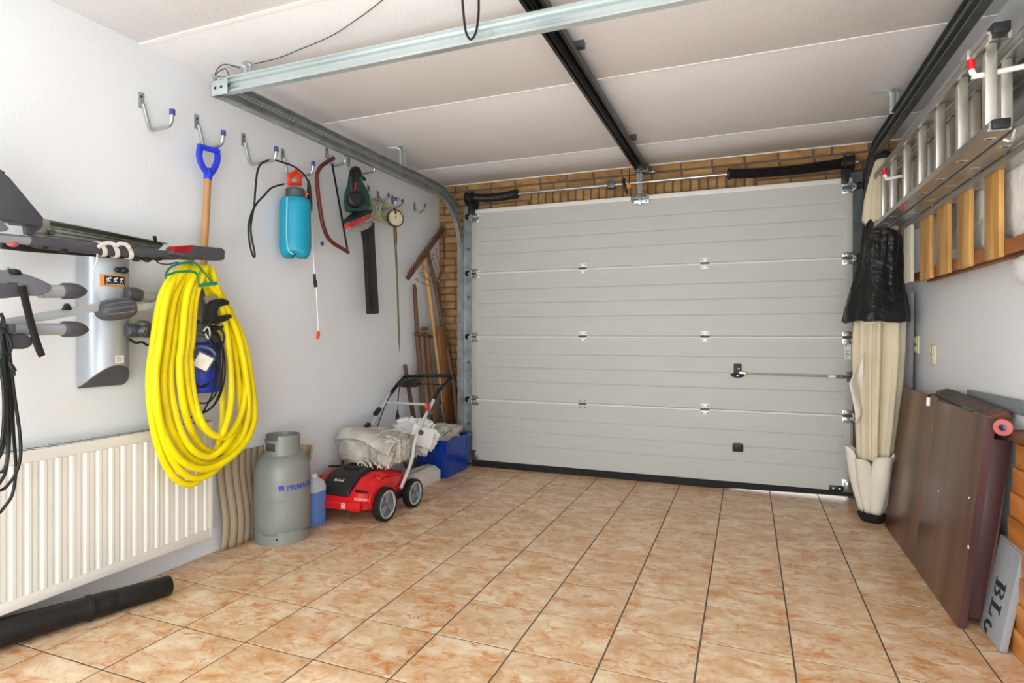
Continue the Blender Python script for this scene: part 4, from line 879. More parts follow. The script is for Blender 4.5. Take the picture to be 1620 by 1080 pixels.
for k, pts in enumerate([[(-0.925,0.375,1.116),(-0.925,0.440,1.094),(-0.925,0.465,0.999),(-0.925,0.458,0.852),(-0.925,0.416,0.768),(-0.925,0.349,0.742),(-0.925,0.278,0.784),(-0.925,0.266,0.813)], [(-0.935,0.390,1.111),(-0.935,0.467,1.058),(-0.935,0.488,0.909),(-0.935,0.452,0.793),(-0.935,0.377,0.738),(-0.935,0.299,0.759),(-0.935,0.262,0.818)],
    [(-0.930,0.376,1.122),(-0.930,0.427,1.105),(-0.930,0.455,1.029),(-0.930,0.441,0.912),(-0.930,0.393,0.869),(-0.930,0.327,0.857),(-0.930,0.264,0.884)], [(-0.920,0.384,1.088),(-0.920,0.439,1.000),(-0.920,0.439,0.854),(-0.920,0.384,0.784),(-0.920,0.306,0.798),(-0.920,0.243,0.848)], [(-0.940,0.368,1.105),(-0.940,0.422,1.044),(-0.940,0.443,0.882),(-0.940,0.375,0.744),(-0.940,0.303,0.724),(-0.940,0.259,0.758)],
    [(-0.930,0.383,1.116),(-0.930,0.434,1.129),(-0.930,0.476,1.094),(-0.930,0.469,1.043),(-0.930,0.434,1.023)], [(-0.915,0.373,1.099),(-0.915,0.407,1.001),(-0.915,0.400,0.886),(-0.915,0.340,0.856),(-0.915,0.270,0.917),(-0.915,0.245,0.908)]]):
    obj('cable_turn', B().ctube(smooth(pts, 6), .0040, 7), CORD, fl)
b = B().ctube(smooth([(-0.915,0.353,1.105),(-0.915,0.373,1.125),(-0.915,0.387,1.102),(-0.915,0.380,1.073),(-0.915,0.363,1.094)], 5), .0035, 6); obj('cable_tie', b, TAPE, fl)
cl = thing('clamp', 'black screw clamp with round jaws hanging in front of yellow hose', 'clamp', (-0.930,0.427,1.190))
b = B().prism([(-0.945,0.386,1.226),(-0.945,0.413,1.251),(-0.945,0.461,1.259),(-0.945,0.494,1.249),(-0.945,0.494,1.231),(-0.945,0.461,1.224),(-0.945,0.437,1.217),(-0.945,0.426,1.193),(-0.945,0.433,1.173),(-0.945,0.461,1.179),(-0.945,0.504,1.187),(-0.945,0.512,1.172),(-0.945,0.476,1.153),(-0.945,0.426,1.140),(-0.945,0.396,1.151),(-0.945,0.379,1.180)], (.034, 0, 0)); obj('jaw', b, BLK, cl, bevel=.006)
b = B().ctube([(-0.928,0.432,1.149),(-0.928,0.432,1.132)], .007, 8); b.ctube([(-0.928,0.395,1.125),(-0.928,0.412,1.120),(-0.928,0.432,1.118),(-0.928,0.453,1.120),(-0.928,0.471,1.129)], [.004, .009, .010, .009, .004], 8); obj('wing_screw', b, BLK, cl)
obj('stud', B().ctube([(-0.928,0.436,1.219),(-0.928,0.443,1.176)], .005, 8), BRASS, cl)
b = B().prism([(-0.940,0.371,1.260),(-0.940,0.426,1.274),(-0.940,0.432,1.252),(-0.940,0.378,1.240)], (.018, 0, 0)); obj('plate', b, ALU, cl, bevel=.002)

# ---------------------------------------------------------------- radiator
rd_ = thing('radiator', 'white panel radiator with vertical ribs mounted low under the bike carrier', 'radiator', (-1.07, -.1, .11))
ry0, ry1, rz0, rz1, rx = -.95, .517, .118, .672, -1.045
b = B(); pr = []; y = ry0+.02
pr.append((rx, ry0))
while y < ry1-.06:
    pr += [(rx, y), (rx-.0035, y+.006), (rx-.0035, y+.012), (rx+.003, y+.019), (rx+.003, y+.029), (rx, y+.034)]; y += .0495
pr += [(rx, ry1), (rx-.012, ry1), (rx-.012, ry0)]
b.prism([(x, y, rz0+.042) for x, y in pr], (0, 0, rz1-rz0-.084))
obj('front_panel', b, RADW, rd_, sm=20)
b = B().box((rx-.012, ry0, rz1-.042), (rx+.0015, ry1, rz1-.004)).box((rx-.012, ry0, rz0), (rx+.0015, ry1, rz0+.042)).box((rx-.012, ry1-.022, rz0), (rx+.002, ry1, rz1-.004)); obj('panel_border', b, RADW, rd_, bevel=.003)
b = B().box((rx-.075, ry0, rz1-.012), (rx+.001, ry1, rz1)).box((rx-.078, ry1-.003, rz0+.02), (rx-.008, ry1, rz1)); obj('top_cover', b, RADW, rd_, bevel=.002)
b = B()
for i in range(56):
    y = ry0+.03+i*.026; b.box((rx-.066, y, rz1-.0005), (rx-.016, y+.014, rz1+.0004))
o = obj('grille_slots', b, DGREY, rd_); o['kind'] = 'stuff'
obj('back_panel', B().box((rx-.080, ry0, rz0), (rx-.066, ry1, rz1-.01)), RADW, rd_)
for y in (-.55, .2): obj('wall_bracket', B().box((XL+.001, y, rz0+.06), (rx-.07, y+.03, rz1-.06)), RADW, rd_)

# ---------------------------------------------------------------- black pipe lying on the floor
bp_ = thing('blower_pipe', 'black plastic blower pipe lying on the tiles below the radiator', 'pipe', (-.98, 0, 0))
a0, a1 = V(-.898, .172, .0415), V(-1.072, -.42, .060)
def along(t): return a0.lerp(a1, t)
obj('front_section', B().ctube([along(0), along(.006), along(.33)], [.0385, .0405, .0425], 26), PIPE, bp_)
obj('front_lip', B().ctube([along(-.004), along(.004)], [.037, .0395], 26), PIPE, bp_)
obj('coupling', B().ctube([along(.32), along(.33), along(.40), along(.44), along(.45), along(.455), along(.47), along(.475)], [.0425, .0445, .0445, .0445, .0485, .0485, .0485, .0445], 26), PIPE, bp_)
obj('rear_section', B().ctube([along(.47), along(.55), along(.56), along(.74), along(.75), along(1)], [.0435, .0435, .045, .046, .0475, .050], 26), PIPE, bp_)

# ================================================================ FLOOR, LEFT SIDE
def crumple(c, r, amp=.12, seed=0, n=56, m=30, e=.75, fr=3.0, flat=None, crease=.5):
    c = V(c); off = V(seed*7.3, seed*3.1, seed*5.7)
    def fn(u, v):
        a = 2*math.pi*u; bb = math.pi*(v-.5)*.998
        d = V(math.cos(a)*math.cos(bb), math.sin(a)*math.cos(bb), math.sin(bb))
        p = V(*[math.copysign(abs(q)**e, q) for q in d])
        k = noise.noise(d*fr+off); k2 = 1-2*abs(noise.noise(d*fr*1.7+off*1.3)); k3 = 1-2*abs(noise.noise(d*fr*3.6+off))
        s = 1+amp*(k+crease*(k2-.5)+crease*.45*(k3-.5))
        q = c+V(p.x*r[0], p.y*r[1], p.z*r[2])*s
        if flat is not None and q.z < flat: q.z = flat+(q.z-flat)*.04
        return q
    b = B().grid(fn, n, m, close=True)
    b.f.append(tuple(range(n-1, -1, -1))); b.f.append(tuple(m*n+k for k in range(n))); return b

# ---- gas bottle
gc = V(-.972, .895, 0)
gb = thing('gas_bottle', 'grey steel gas bottle standing before the striped mat', 'gas bottle', gc)
gr = .143
obj('tank', B().lathe([(.118, .03), (.134, .05), (.143, .085), (gr, .12), (gr, .226), (gr+.0015, .228), (gr+.0015, .234), (gr, .236), (gr, .355), (.140, .385), (.128, .418), (.105, .446), (.07, .462), (.03, .468), (.001, .469)], gc, n=48), GAS, gb, sm=30)
def shell(cells, rad, th=.004, n=72, zs=()):
    b = B(); 
    def rr(z): return rad(z) if callable(rad) else rad
    for k in range(n):
        for j in range(len(zs)-1):
            if not cells(360*(k+.5)/n, j): continue
            a0, a1 = 2*math.pi*k/n, 2*math.pi*(k+1)/n; q = []
            for r_ in (0, -th):
                for a, z in ((a0, zs[j]), (a1, zs[j]), (a1, zs[j+1]), (a0, zs[j+1])): q.append(gc+V((rr(z)+r_)*math.cos(a), (rr(z)+r_)*math.sin(a), z))
            b.add(q, [(0,1,2,3),(7,6,5,4),(0,4,5,1),(1,5,6,2),(2,6,7,3),(3,7,4,0)])
    return b
foot = lambda a, j: not (j == 2 and (a % 90) < 34) 
obj('foot_ring', shell(foot, .140, .005, 72, (0, .03, .052, .066)), GAS, gb, sm=30)
b = B()
for a in (-58,): 
    p = gc+V(.140*math.cos(R(a)), .140*math.sin(R(a)), .034); d = V(math.cos(R(a)), math.sin(R(a)), 0); b.cyl(p-d*.002, p+d*.0012, .006, n=12)
obj('drain_hole', b, BLK, gb)
def col(a, j):
    win = 218 < a < 292 or 48 < a < 112
    if j == 1 and win: return False
    if j == 3 and 205 < a < 300: return False
    return True
obj('collar', shell(col, lambda z: .090-.03*max(0, z-.46)*0, .005, 72, (.440, .478, .520, .532, .556)), GAS, gb, sm=30)
b = B().cyl(gc+V(0, 0, .465), gc+V(0, 0, .505), .018, n=14); b.cyl(gc+V(0, 0, .49), gc+V(.03, -.035, .492), .013, n=12); b.cyl(gc+V(0, 0, .505), gc+V(0, 0, .525), .024, .02, n=12); obj('valve', b, BRASS, gb)
def bend(z0, a0, rad):
    return lambda co: gc+V((rad+.0006+co.z)*math.cos(R(a0)+co.x/rad), (rad+.0006+co.z)*math.sin(R(a0)+co.x/rad), z0+co.y)
tgeo = text_geo('PRIMAGAZ', .037, (0,0,0), (1,0,0), (0,0,1), .0008, bend(.284, -38, gr), .0005); obj('lettering', tgeo, LOGOB, gb)
b = B(); f_ = bend(.284, -54, gr)
for (xa, ya, xb, yb) in ((0, .0, .009, .014), (0, .014, .026, .027), (.017, .0, .026, .014), (.009, .009, .017, .014)):
    b.add([f_(V(x, y, z)) for z in (0, .0008) for x, y in ((xa, ya), (xb, ya), (xb, yb), (xa, yb))], [(0,1,2,3),(7,6,5,4),(0,4,5,1),(1,5,6,2),(2,6,7,3),(3,7,4,0)])
obj('emblem', b, LOGOB, gb)

# ---- striped mat leaning on the wall
def matp(u, v):
    y = .615+.56*u; z = .475*v
    x = -1.105+.010*math.sin(u*9)+.008*math.sin(v*4+u*3)-.012*v
    cr = max(0, u-.72)/.28; x += .125*cr*cr*(.25+.75*v); y += -.02*cr*cr; z -= .03*cr*v
    x += .012*math.sin(v*6.0)*(1-u)
    return V(x, y, z+.003)
b = B().grid(matp, 40, 14, uv=True)
mt = tag(obj('floor_mat', b, STRIPE, solid=.007), 'beige striped woven mat leaning on the wall behind the gas bottle', 'mat')
# ---- washer fluid bottle
wb_ = thing('fluid_bottle', 'translucent bottle of blue fluid between gas bottle and red scarifier', 'bottle', (-.965, 1.135, 0))
def rbox(c, hx, hy, prof, n=28, p=4.):
    c = V(c)
    def fn(u, v):
        k = v*(len(prof)-1); i = min(int(k), len(prof)-2); t = k-i; s = prof[i][0]*(1-t)+prof[i+1][0]*t; h = prof[i][1]*(1-t)+prof[i+1][1]*t
        a = 2*math.pi*u; q = (abs(math.cos(a))**p+abs(math.sin(a))**p)**(-1/p); return c+V(hx*s*q*math.cos(a), hy*s*q*math.sin(a), h)
    b = B().grid(fn, n, len(prof)-1, close=True); m = len(prof)-1
    b.f.append(tuple(range(n-1, -1, -1))); b.f.append(tuple(m*n+k for k in range(n))); return b
obj('fluid', rbox((-.965, 1.135, .002), .050, .065, [(.93, 0), (1, .012), (1, .10), (1, .19)]), BOTT, wb_)
obj('bottle_top', rbox((-.965, 1.135, .193), .050, .065, [(1, 0), (1, .02), (.85, .05), (.5, .068), (.42, .075)]), BOTN, wb_)
obj('cap', B().cyl((-.965, 1.135, .268), (-.965, 1.135, .288), .019, n=16), WHT, wb_, bevel=.002)

# ---- red scarifier
sc = thing('lawn_scarifier', 'red electric lawn scarifier with folded grey handle and four wheels', 'scarifier', (-.85, 1.45, 0))
X0, X1 = -1.075, -.665
def body(u, v):
    # u round the side profile (y,z), v across the width
    pr = [(1.225, .075), (1.195, .085), (1.185, .135), (1.215, .185), (1.300, .245), (1.390, .262), (1.52, .258), (1.64, .225), (1.70, .17), (1.70, .075), (1.55, .065), (1.38, .065)]
    k = u*len(pr); i = int(k) % len(pr); t = k-int(k); p, q = pr[i], pr[(i+1) % len(pr)]
    y, z = p[0]*(1-t)+q[0]*t, p[1]*(1-t)+q[1]*t
    x = X0+(X1-X0)*v; e = abs(v-.5)*2; s = 1-.14*max(0, (e-.72)/.28)**1.6
    yc_, zc_ = 1.46, .12; y = yc_+(y-yc_)*s; z = zc_+(z-zc_)*(s if z > zc_ else 1)
    if y < 1.35: y += .028*max(0, e-.25)
    return V(x, y, z)
b = B().grid(body, 48, 18, close=True); b.f.append(tuple(range(47, -1, -1))); b.f.append(tuple(18*48+k for k in range(48)))
obj('housing', b, RED, sc, sm=28)
b = B().prism([(X1+.002, y, z) for y, z in ((1.235, .09), (1.215, .14), (1.235, .178), (1.31, .225), (1.40, .235), (1.52, .225), (1.58, .16), (1.55, .09))], (.022, 0, 0)); obj('side_panel', b, RED, sc, bevel=.008)
b = B().prism([(X0-.022, y, z) for y, z in ((1.245, .09), (1.23, .14), (1.25, .178), (1.32, .225), (1.40, .235), (1.52, .225), (1.58, .16), (1.55, .09))], (.022, 0, 0)); obj('side_panel', b, RED, sc, bevel=.008)
b = B().prism([(-.985, y, z) for y, z in ((1.196, .155), (1.188, .17), (1.215, .205), (1.295, .262), (1.385, .280), (1.50, .276), (1.55, .245), (1.40, .24), (1.29, .225))], (.215, 0, 0)); hood = obj('motor_hood', b, BLK, sc, bevel=.010, seg=3)
b = B().box((-.935, 1.36, .276), (-.825, 1.44, .283)); obj('grip_recess', b, RUB, hood, bevel=.004)
hu, hv = V(1, 0, 0), V(0, .080, .057).normalized()
obj('hood_lettering', text_geo('Einhell', .026, (-.912, 1.243, .2292), hu, hv, .001), WHT, hood)
obj('front_bumper', B().prism([(X0+.03, y, z) for y, z in ((1.172, .088), (1.165, .12), (1.18, .136), (1.20, .136), (1.20, .088))], (.365, 0, 0)), RED, sc, bevel=.006)
em = obj('emblem', B().box((-.798, 1.1630, .102), (-.770, 1.1655, .128)).box((-.0, 0, 0), (0, 0, 0)) if False else B().box((-.800, 1.1620, .100), (-.770, 1.1660, .130)), WHT, sc, bevel=.002)
b = B().box((-.797, 1.1610, .103), (-.773, 1.1622, .127)); obj('emblem_field', b, RED, em)
b = B()
for p, q in (((-.792, .107), (-.788, .123)), ((-.788, .119), (-.778, .123)), ((-.788, .107), (-.778, .111)), ((-.788, .113), (-.781, .117))): b.box((p[0], 1.1602, p[1]), (q[0], 1.1611, q[1]))
obj('emblem_mark', b, WHT, em)
obj('model_lettering', text_geo('GC-SA 1231', .018, (-.735, 1.1985, .146), (1, .03, 0), (0, .12, 1), .001), WHT, sc)
b = B()
for i in range(9): b.box((-.748+.0105*i, 1.2235, .182), (-.741+.0105*i, 1.2265, .198))
o = obj('vent_slots', b, DARKM, sc); o['kind'] = 'stuff'
def wheel(x, y, r, s):
    w = obj('wheel', B().lathe([(r*.80, 0), (r*.93, -.004), (r, .006), (r, .040), (r*.93, .048), (r*.82, .044), (r*.80, .020), (r*.80, 0)], (x, y, r), (s, 0, 0), 36, cap=False), RUB, sc)
    h = B().lathe([(r*.83, .034), (r*.83, .044), (r*.75, .046), (r*.73, .034)], (x, y, r), (s, 0, 0), 36, cap=False); obj('rim', h, STRAPG, w)
    h = B().lathe([(r*.76, .020), (r*.76, .032), (r*.2, .034), (.002, .036)], (x, y, r), (s, 0, 0), 30); obj('hub', h, MGREY, w)
    b = B()
    for k in range(3):
        a = R(90+120*k); d = V(0, math.cos(a), math.sin(a)); t = V(0, -math.sin(a), math.cos(a)); c = V(x+s*.036, y, r)
        b.prism([c+d*.012-t*.010, c+d*.012+t*.010, c+d*r*.73+t*r*.26, c+d*r*.73-t*r*.26], (s*.007, 0, 0))
    obj('spokes', b, mat('wheel_spoke_grey', '8A8D92', .4, var=.05), w)
wheel(-.642, 1.335, .098, 1); wheel(-.640, 1.640, .088, 1); wheel(-1.085, 1.60, .080, -1) if False else None
obj('rear_axle', B().cyl((-1.06, 1.640, .088), (-.64, 1.640, .088), .008), DARKM, sc)
obj('axle_arm', B().beam((-.648, 1.35, .11), (-.648, 1.63, .10), .02, .05), BLK, sc, bevel=.006)
b = B().ctube(smooth([(-0.625,1.513,0.147),(-0.625,1.592,0.231),(-0.625,1.652,0.314),(-0.625,1.667,0.380),(-0.625,1.698,0.435),(-0.625,1.769,0.515),(-0.625,1.868,0.599),(-0.625,1.928,0.656)], 4), .0115, 12); obj('lower_tube', b, STRAPG, sc)
b = B().ctube(smooth([(-1.030,1.707,0.408),(-1.030,1.771,0.454),(-1.030,1.859,0.537),(-1.030,1.951,0.611),(-1.030,2.015,0.668)], 4), .0115, 12); obj('lower_tube', b, STRAPG, sc)
gp = [(-1.030,2.007,0.659),(-1.030,2.080,0.708),(-1.030,2.164,0.752),(-1.030,2.252,0.774)]+[(-0.625,2.099,0.800),(-0.625,2.166,0.786),(-0.625,2.176,0.772),(-0.625,2.090,0.742),(-0.625,1.990,0.702),(-0.625,1.919,0.648)]
obj('grip_bar', B().ctube(smooth(gp, 5), .0135, 12), BLK, sc)
b = B().ctube([(-1.030,1.936,0.595), (-1.020,1.952,0.607), (-0.630,1.852,0.624)], .009, 10); obj('cross_tube', b, STRAPG, sc)
obj('wire_bar', B().cyl((-0.990,2.232,0.725), (-0.630,2.128,0.730), .004, n=8), DARKM, sc)
sb = B().prism([(-1.000,2.050,0.725),(-1.000,2.100,0.753),(-1.000,2.239,0.762),(-1.000,2.293,0.744),(-1.000,2.293,0.705),(-1.000,2.221,0.697),(-1.000,2.083,0.708)], (.06, 0, 0)); obj('switch_box', sb, BLK, sc, bevel=.010, seg=3)
obj('joint_cap', B().ell((-0.615,1.818,0.613), (.016, .022, .028), 12, 8), RED, sc)
obj('joint_knob', B().cyl((-0.630,1.885,0.567), (-0.600,1.833,0.575), .016, n=14), BLK, sc)
obj('joint_knob', B().cyl((-0.635,1.770,0.448), (-0.600,1.711,0.459), .018, n=14), BLK, sc)
for p, q in (((-1.000,1.779,0.545), (-1.000,1.838,0.581)), ((-1.000,1.645,0.449), (-1.000,1.714,0.494))): obj('clip', B().beam(p, q, .03, .026), BLK, sc, bevel=.005)
b = B().ctube(smooth([(-0.990,2.068,0.714),(-0.990,2.051,0.629),(-0.990,2.047,0.561),(-0.990,2.043,0.530)], 4), .004, 7); b.ctube([(-0.990,2.043,0.548),(-0.990,2.043,0.516),(-0.990,2.041,0.507),(-0.990,2.041,0.475)], [.006, .010, .015, .014], 10); b.cyl((-0.990,2.031,0.481), (-0.990,2.031,0.463), .0025, n=6); obj('power_cord', b, CORD, sc)
b = B().ctube(smooth([(-1.020,2.032,0.694),(-1.020,1.952,0.616),(-1.020,1.890,0.534),(-1.020,1.837,0.453),(-1.020,1.800,0.394),(-1.020,1.771,0.381)], 4), .004, 7); obj('cable', b, CORD, sc)
obj('cable', B().ctube(smooth([(-1.080,1.611,0.354),(-1.080,1.559,0.298),(-1.080,1.527,0.239),(-1.080,1.521,0.211)], 4), .006, 7), CORD, sc)
obj('front_lever', B().beam((-1.075, 1.40, .268), (-.99, 1.42, .272), .02, .014), BLK, sc, bevel=.004)
obj('depth_pin', B().cyl((-.745, 1.185, .04), (-.745, 1.185, .10), .003, n=6), DARKM, sc)

# ---- canvas, bags, crate
tpo = thing('folded_tarp', 'dirty grey canvas bundle lying on top of the red scarifier', 'tarp', (-.845, 1.62, .27))
obj('bundle', crumple((-.945, 1.60, .375), (.118, .150, .103), .10, 3, 84, 44, .48, 1.8, .272, .8), TARP, tpo, sm=180)
obj('bundle', crumple((-.765, 1.62, .362), (.118, .135, .090), .17, 6, 84, 44, .62, 2.0, .272, 1.), TARP, tpo, sm=180)
def fold(u, v):
    x = -1.06+.40*u; y = 1.445+.30*v; z = .470+.018*math.sin(u*5+v*2)-.05*max(0, u-.55)/.45+.012*math.sin(v*6)
    if v < .25: z -= .045*((.25-v)/.25)**2; y -= .012*(.25-v)/.25
    return V(x, y, z)
obj('fold', B().grid(fold, 24, 18), TARP, tpo, sm=180, solid=.008)
obj('flap', crumple((-.72, 1.49, .33), (.055, .022, .055), .2, 8, 30, 18, .7, 2.6, .275, .9), TARPW, tpo, sm=180)
obj('tie_cord', B().ctube(smooth([(-.87, 1.44, .30), (-.83, 1.42, .36), (-.80, 1.45, .44), (-.76, 1.56, .485), (-.74, 1.70, .46)], 6), .004, 6), TARPW, tpo)
b = B()
random.seed(21)
for k in range(7):
    p = V(-.86+.03*k, 1.43+.004*(k % 3), .275); b.ctube(smooth([p, p+V(random.uniform(-.02, .03), -.012, .02), p+V(random.uniform(-.03, .03), -.004, .035), p+V(random.uniform(-.02, .04), -.01, .008)], 5), .003, 5)
o = obj('loose_cord', b, TAPE, tpo); o['kind'] = 'stuff'
bgw = crumple((-.86, 2.06, .36), (.155, .085, .125), .22, 5, 60, 32, .8, 2.6, .03, 1.)
tag(obj('plastic_bag', bgw, BAGW, sm=50), 'crumpled white plastic bag standing behind the canvas bundle', 'bag')
bk2 = thing('notebook', 'white sheets with dark green cover sticking out before the white bag', 'paper', (-0.740,1.856,0.339))
u_, v_ = V(.62, .70, -.35).normalized(), V(.1, .35, .93).normalized()
p0 = V((-0.760,1.817,0.365)); obj('sheets', B().obox(p0, u_*.16, v_*.13, u_.cross(v_)*.010), WHT, bk2, bevel=.002)
obj('cover', B().prism([p0-u_*.05-v_*.05-u_.cross(v_)*.012, p0+u_*.10-v_*.10-u_.cross(v_)*.012, p0+u_*.01+v_*.01-u_.cross(v_)*.012], u_.cross(v_)*.008), mat('dark_green_cover', '1E4A34', .5, var=.1), bk2)
crt = thing('storage_crate', 'open blue plastic crate below the garden tools in the corner', 'crate', (-.885, 2.52, 0))
cx0, cx1, cy0, cy1, ch = -1.025, -.745, 2.33, 2.735, .285
def wallq(a, b2, th):
    return None
b = B(); tp_ = .022
b.add([(cx0+tp_, cy0+tp_, .004), (cx1-tp_, cy0+tp_, .004), (cx1-tp_, cy1-tp_, .004), (cx0+tp_, cy1-tp_, .004), (cx0, cy0, ch), (cx1, cy0, ch), (cx1, cy1, ch), (cx0, cy1, ch)], [(0,3,2,1),(0,1,5,4),(1,2,6,5),(2,3,7,6),(3,0,4,7)])
obj('tub', b, CRATE, crt, sm=0, solid=.005)
b = B().box((cx0-.012, cy0-.012, ch-.012), (cx1+.012, cy0+.006, ch+.006)).box((cx0-.012, cy1-.006, ch-.012), (cx1+.012, cy1+.012, ch+.006)).box((cx0-.012, cy0+.006, ch-.012), (cx0+.006, cy1-.006, ch+.006)).box((cx1-.006, cy0+.006, ch-.012), (cx1+.012, cy1-.006, ch+.006)); obj('rim', b, CRATE, crt, bevel=.003)
for y in (cy0+.05, cy1-.06):
    obj('rib', B().add([(cx1-tp_-.001, y, .02), (cx1-tp_+.008, y, .02), (cx1-tp_+.008, y+.03, .02), (cx1-tp_-.001, y+.03, .02), (cx1-.006, y, ch-.012), (cx1+.004, y, ch-.012), (cx1+.004, y+.03, ch-.012), (cx1-.006, y+.03, ch-.012)], [(0,3,2,1),(4,5,6,7),(0,1,5,4),(1,2,6,5),(2,3,7,6),(3,0,4,7)]), CRATE, crt)
hnd = B().ctube(smooth([(-.935, cy0-.012, ch-.05), (-.93, cy0-.02, ch-.085), (-.885, cy0-.024, ch-.10), (-.84, cy0-.02, ch-.085), (-.835, cy0-.012, ch-.05)], 5), .007, 8); obj('handle', hnd, CRATE, crt)
cvs = thing('cream_cloth', 'crumpled cream cloth filling the blue crate', 'cloth', (-.88, 2.52, .28))
obj('bundle', crumple((-.89, 2.50, .30), (.115, .165, .075), .22, 12, 72, 36, .75, 2.8, .19, 1.), TARPW, cvs, sm=180)
obj('roll', B().ctube(smooth([(-.80, 2.50, .322), (-.80, 2.60, .330), (-.82, 2.69, .325), (-.87, 2.70, .325), (-.90, 2.66, .335)], 6), .032, 14, flat=.75), TARPW, cvs)
obj('cord', B().ctube(smooth([(-.80, 2.36, .315), (-.78, 2.42, .345), (-.79, 2.48, .34), (-.84, 2.50, .352), (-.86, 2.45, .37)], 6), .004, 6), CORD, cvs)
fb = thing('foam_box', 'long white foam box lying before the blue crate', 'box', (-.84, 2.14, 0))
b = B().prism([(-.905, 1.985, .0), (-.785, 1.985, .0), (-.785, 1.985, .078), (-.83, 1.985, .108), (-.905, 1.985, .112)], (.03*0, .325, 0)); obj('block', b, FOAM, fb, bevel=.006)
obj('cover_strip', B().prism([(-.915, 1.985, .1135), (-.865, 1.985, .128), (-.845, 1.985, .118), (-.905, 1.985, .1132)], (0, .20, 0)), TARPW, fb)
dm = crumple((-.765, 1.83, .275), (.028, .045, .085), .3, 15, 30, 20, .9, 3., .10, 1.)
tag(obj('mesh_sack', dm, DIRT, sm=40), 'rust brown mesh sack squeezed between bag and scarifier handle', 'sack')

# ---- garden tools in the corner
def pole(name, label, cat, pts, r, m, flat=None):
    t = thing(name, label, cat, (pts[-1][0], pts[-1][1], 0)); obj('shaft', B().ctube(pts, r, 12, flat=flat), m, t); return t
t = pole('hay_rake', 'old wooden hay rake leaning in the corner beside the bricks', 'rake', [(-1.085,2.630,1.789), (-1.040,2.697,1.450), (-0.930,2.801,0.661), (-.885, 2.83, .02)], [.014, .016, .017, .017], WOODD)
ra, rb_ = V((-1.075,2.315,1.522)), V((-1.055,2.844,1.988)); hd = rb_-ra
obj('head', B().beam(ra, rb_, .026, .034, (1, 0, 0)), WOODD, t, bevel=.004)
dn = V(.25, -.72, .40); dn = (dn-hd.normalized()*dn.dot(hd.normalized())).normalized()
for i in range(22):
    p = ra+hd*((i+.4)/22); obj('tine', B().ctube([p+dn*.062, p-dn*.026], [.0050, .0075], 7), WOODD, t)
obj('ferrule', B().ell((-1.070,2.574,1.734), (.018, .02, .02), 10, 8), DARKM, t)
t = pole('spring_rake', 'rusty wire spring rake standing behind the hay rake', 'rake', [(-1.075,2.792,1.527), (-1.020,2.801,1.031), (-.97, 2.86, .02)], [.010, .012, .012], WOODD)
random.seed(9); o0 = V((-1.075,2.759,1.509))
for k in range(9):
    e = V((-1.100,2.949,1.954)).lerp(V((-1.100,2.448,1.520)), k/8); e = V(max(-1.125, e.x+.02), min(e.y, 2.89), e.z)
    mid = o0.lerp(e, .5)+V(.03, .02, -.03+.01*k*0); obj('wire_tine', B().ctube(smooth([o0, mid, e, e+V(.03, -.01, .01)], 6), .0022, 5), MAROON, t)
pole('tool_handle', 'dark rounded wooden handle leaning below the rake head', 'handle', [(-1.105,2.457,1.491), (-1.105,2.466,1.461), (-1.095,2.488,1.085), (-1.085,2.549,0.473), (-1.075, 2.66, .02)], [.010, .0165, .0175, .0165, .016], WOODD)
t = pole('light_wood_pole', 'pale ash pole leaning in front of the grey brown stakes', 'pole', [(-1.095,2.596,1.703), (-1.095,2.606,1.683), (-1.060,2.638,1.343), (-0.985,2.759,0.373), (-.955, 2.80, .02)], [.008, .0155, .0165, .0175, .0175], WOODL)
obj('metal_rod', B().cyl((-0.955,2.617,0.522), (-0.955,2.714,0.313), .008), ZINC, t)
t = pole('wooden_plank', 'red brown plank leaning in the corner between pole and bricks', 'plank', [(-.93, 2.86, .02), (-.93, 2.86, .021)], .005, WOODR)
b = B().prism([(-0.985,2.598,1.156),(-0.985,2.704,1.157),(-0.985,2.815,0.925),(-0.985,2.953,0.265),(-0.985,2.748,0.296)], (.022, 0, 0)); obj('board', b, WOODR, t, bevel=.003)
t = thing('grey_stakes', 'T-handled old tool with weathered stem leaning behind the pale pole', 'tool', (-1.06, 2.66, 0))
obj('stem', B().ctube([(-1.085,2.530,1.085), (-1.075,2.572,0.726), (-1.070,2.645,0.254)], .014, 10), STAKE, t)
obj('cross_handle', B().ctube([(-1.060,2.392,1.090), (-1.060,2.430,1.095), (-1.055,2.639,1.074), (-1.055,2.671,1.069)], [.009, .013, .013, .009], 10), WOODD, t)
obj('knob', B().ctube([(-1.060,2.497,1.130), (-1.058,2.533,1.135), (-1.056,2.580,1.136)], [.012, .017, .012], 10), WOODD, t)
pole('wooden_stake', 'brown square stake leaning behind the T-handled tool', 'stake', [(-1.080,2.601,1.110), (-1.065,2.678,0.510), (-1.05, 2.74, .02)], [.022, .022, .022], WOODR, .8)
pole('short_stick', 'short dark stick standing against the wall behind the scarifier handle', 'stick', [(-1.100,2.314,0.856), (-1.095,2.393,0.566), (-1.090,2.480,0.280), (-1.085, 2.50, .02)], [.016, .0175, .0175, .0175], WOODD)
hk = thing('black_strap', 'black cord with buckle hanging on the bricks beside the door track', 'strap', (-0.945,2.900,0.491))
obj('buckle', B().prism([(-0.973,2.895,0.636),(-0.925,2.895,0.648),(-0.919,2.895,0.589),(-0.931,2.895,0.546),(-0.967,2.895,0.534),(-0.979,2.895,0.587)], (0, -.02, 0)), BLK, hk, bevel=.004)
obj('cord', B().ctube(smooth([(-0.958,2.890,0.545),(-0.964,2.890,0.480),(-0.977,2.890,0.410),(-0.970,2.890,0.329),(-0.989,2.890,0.220)], 4), .004, 6), CORD, hk)

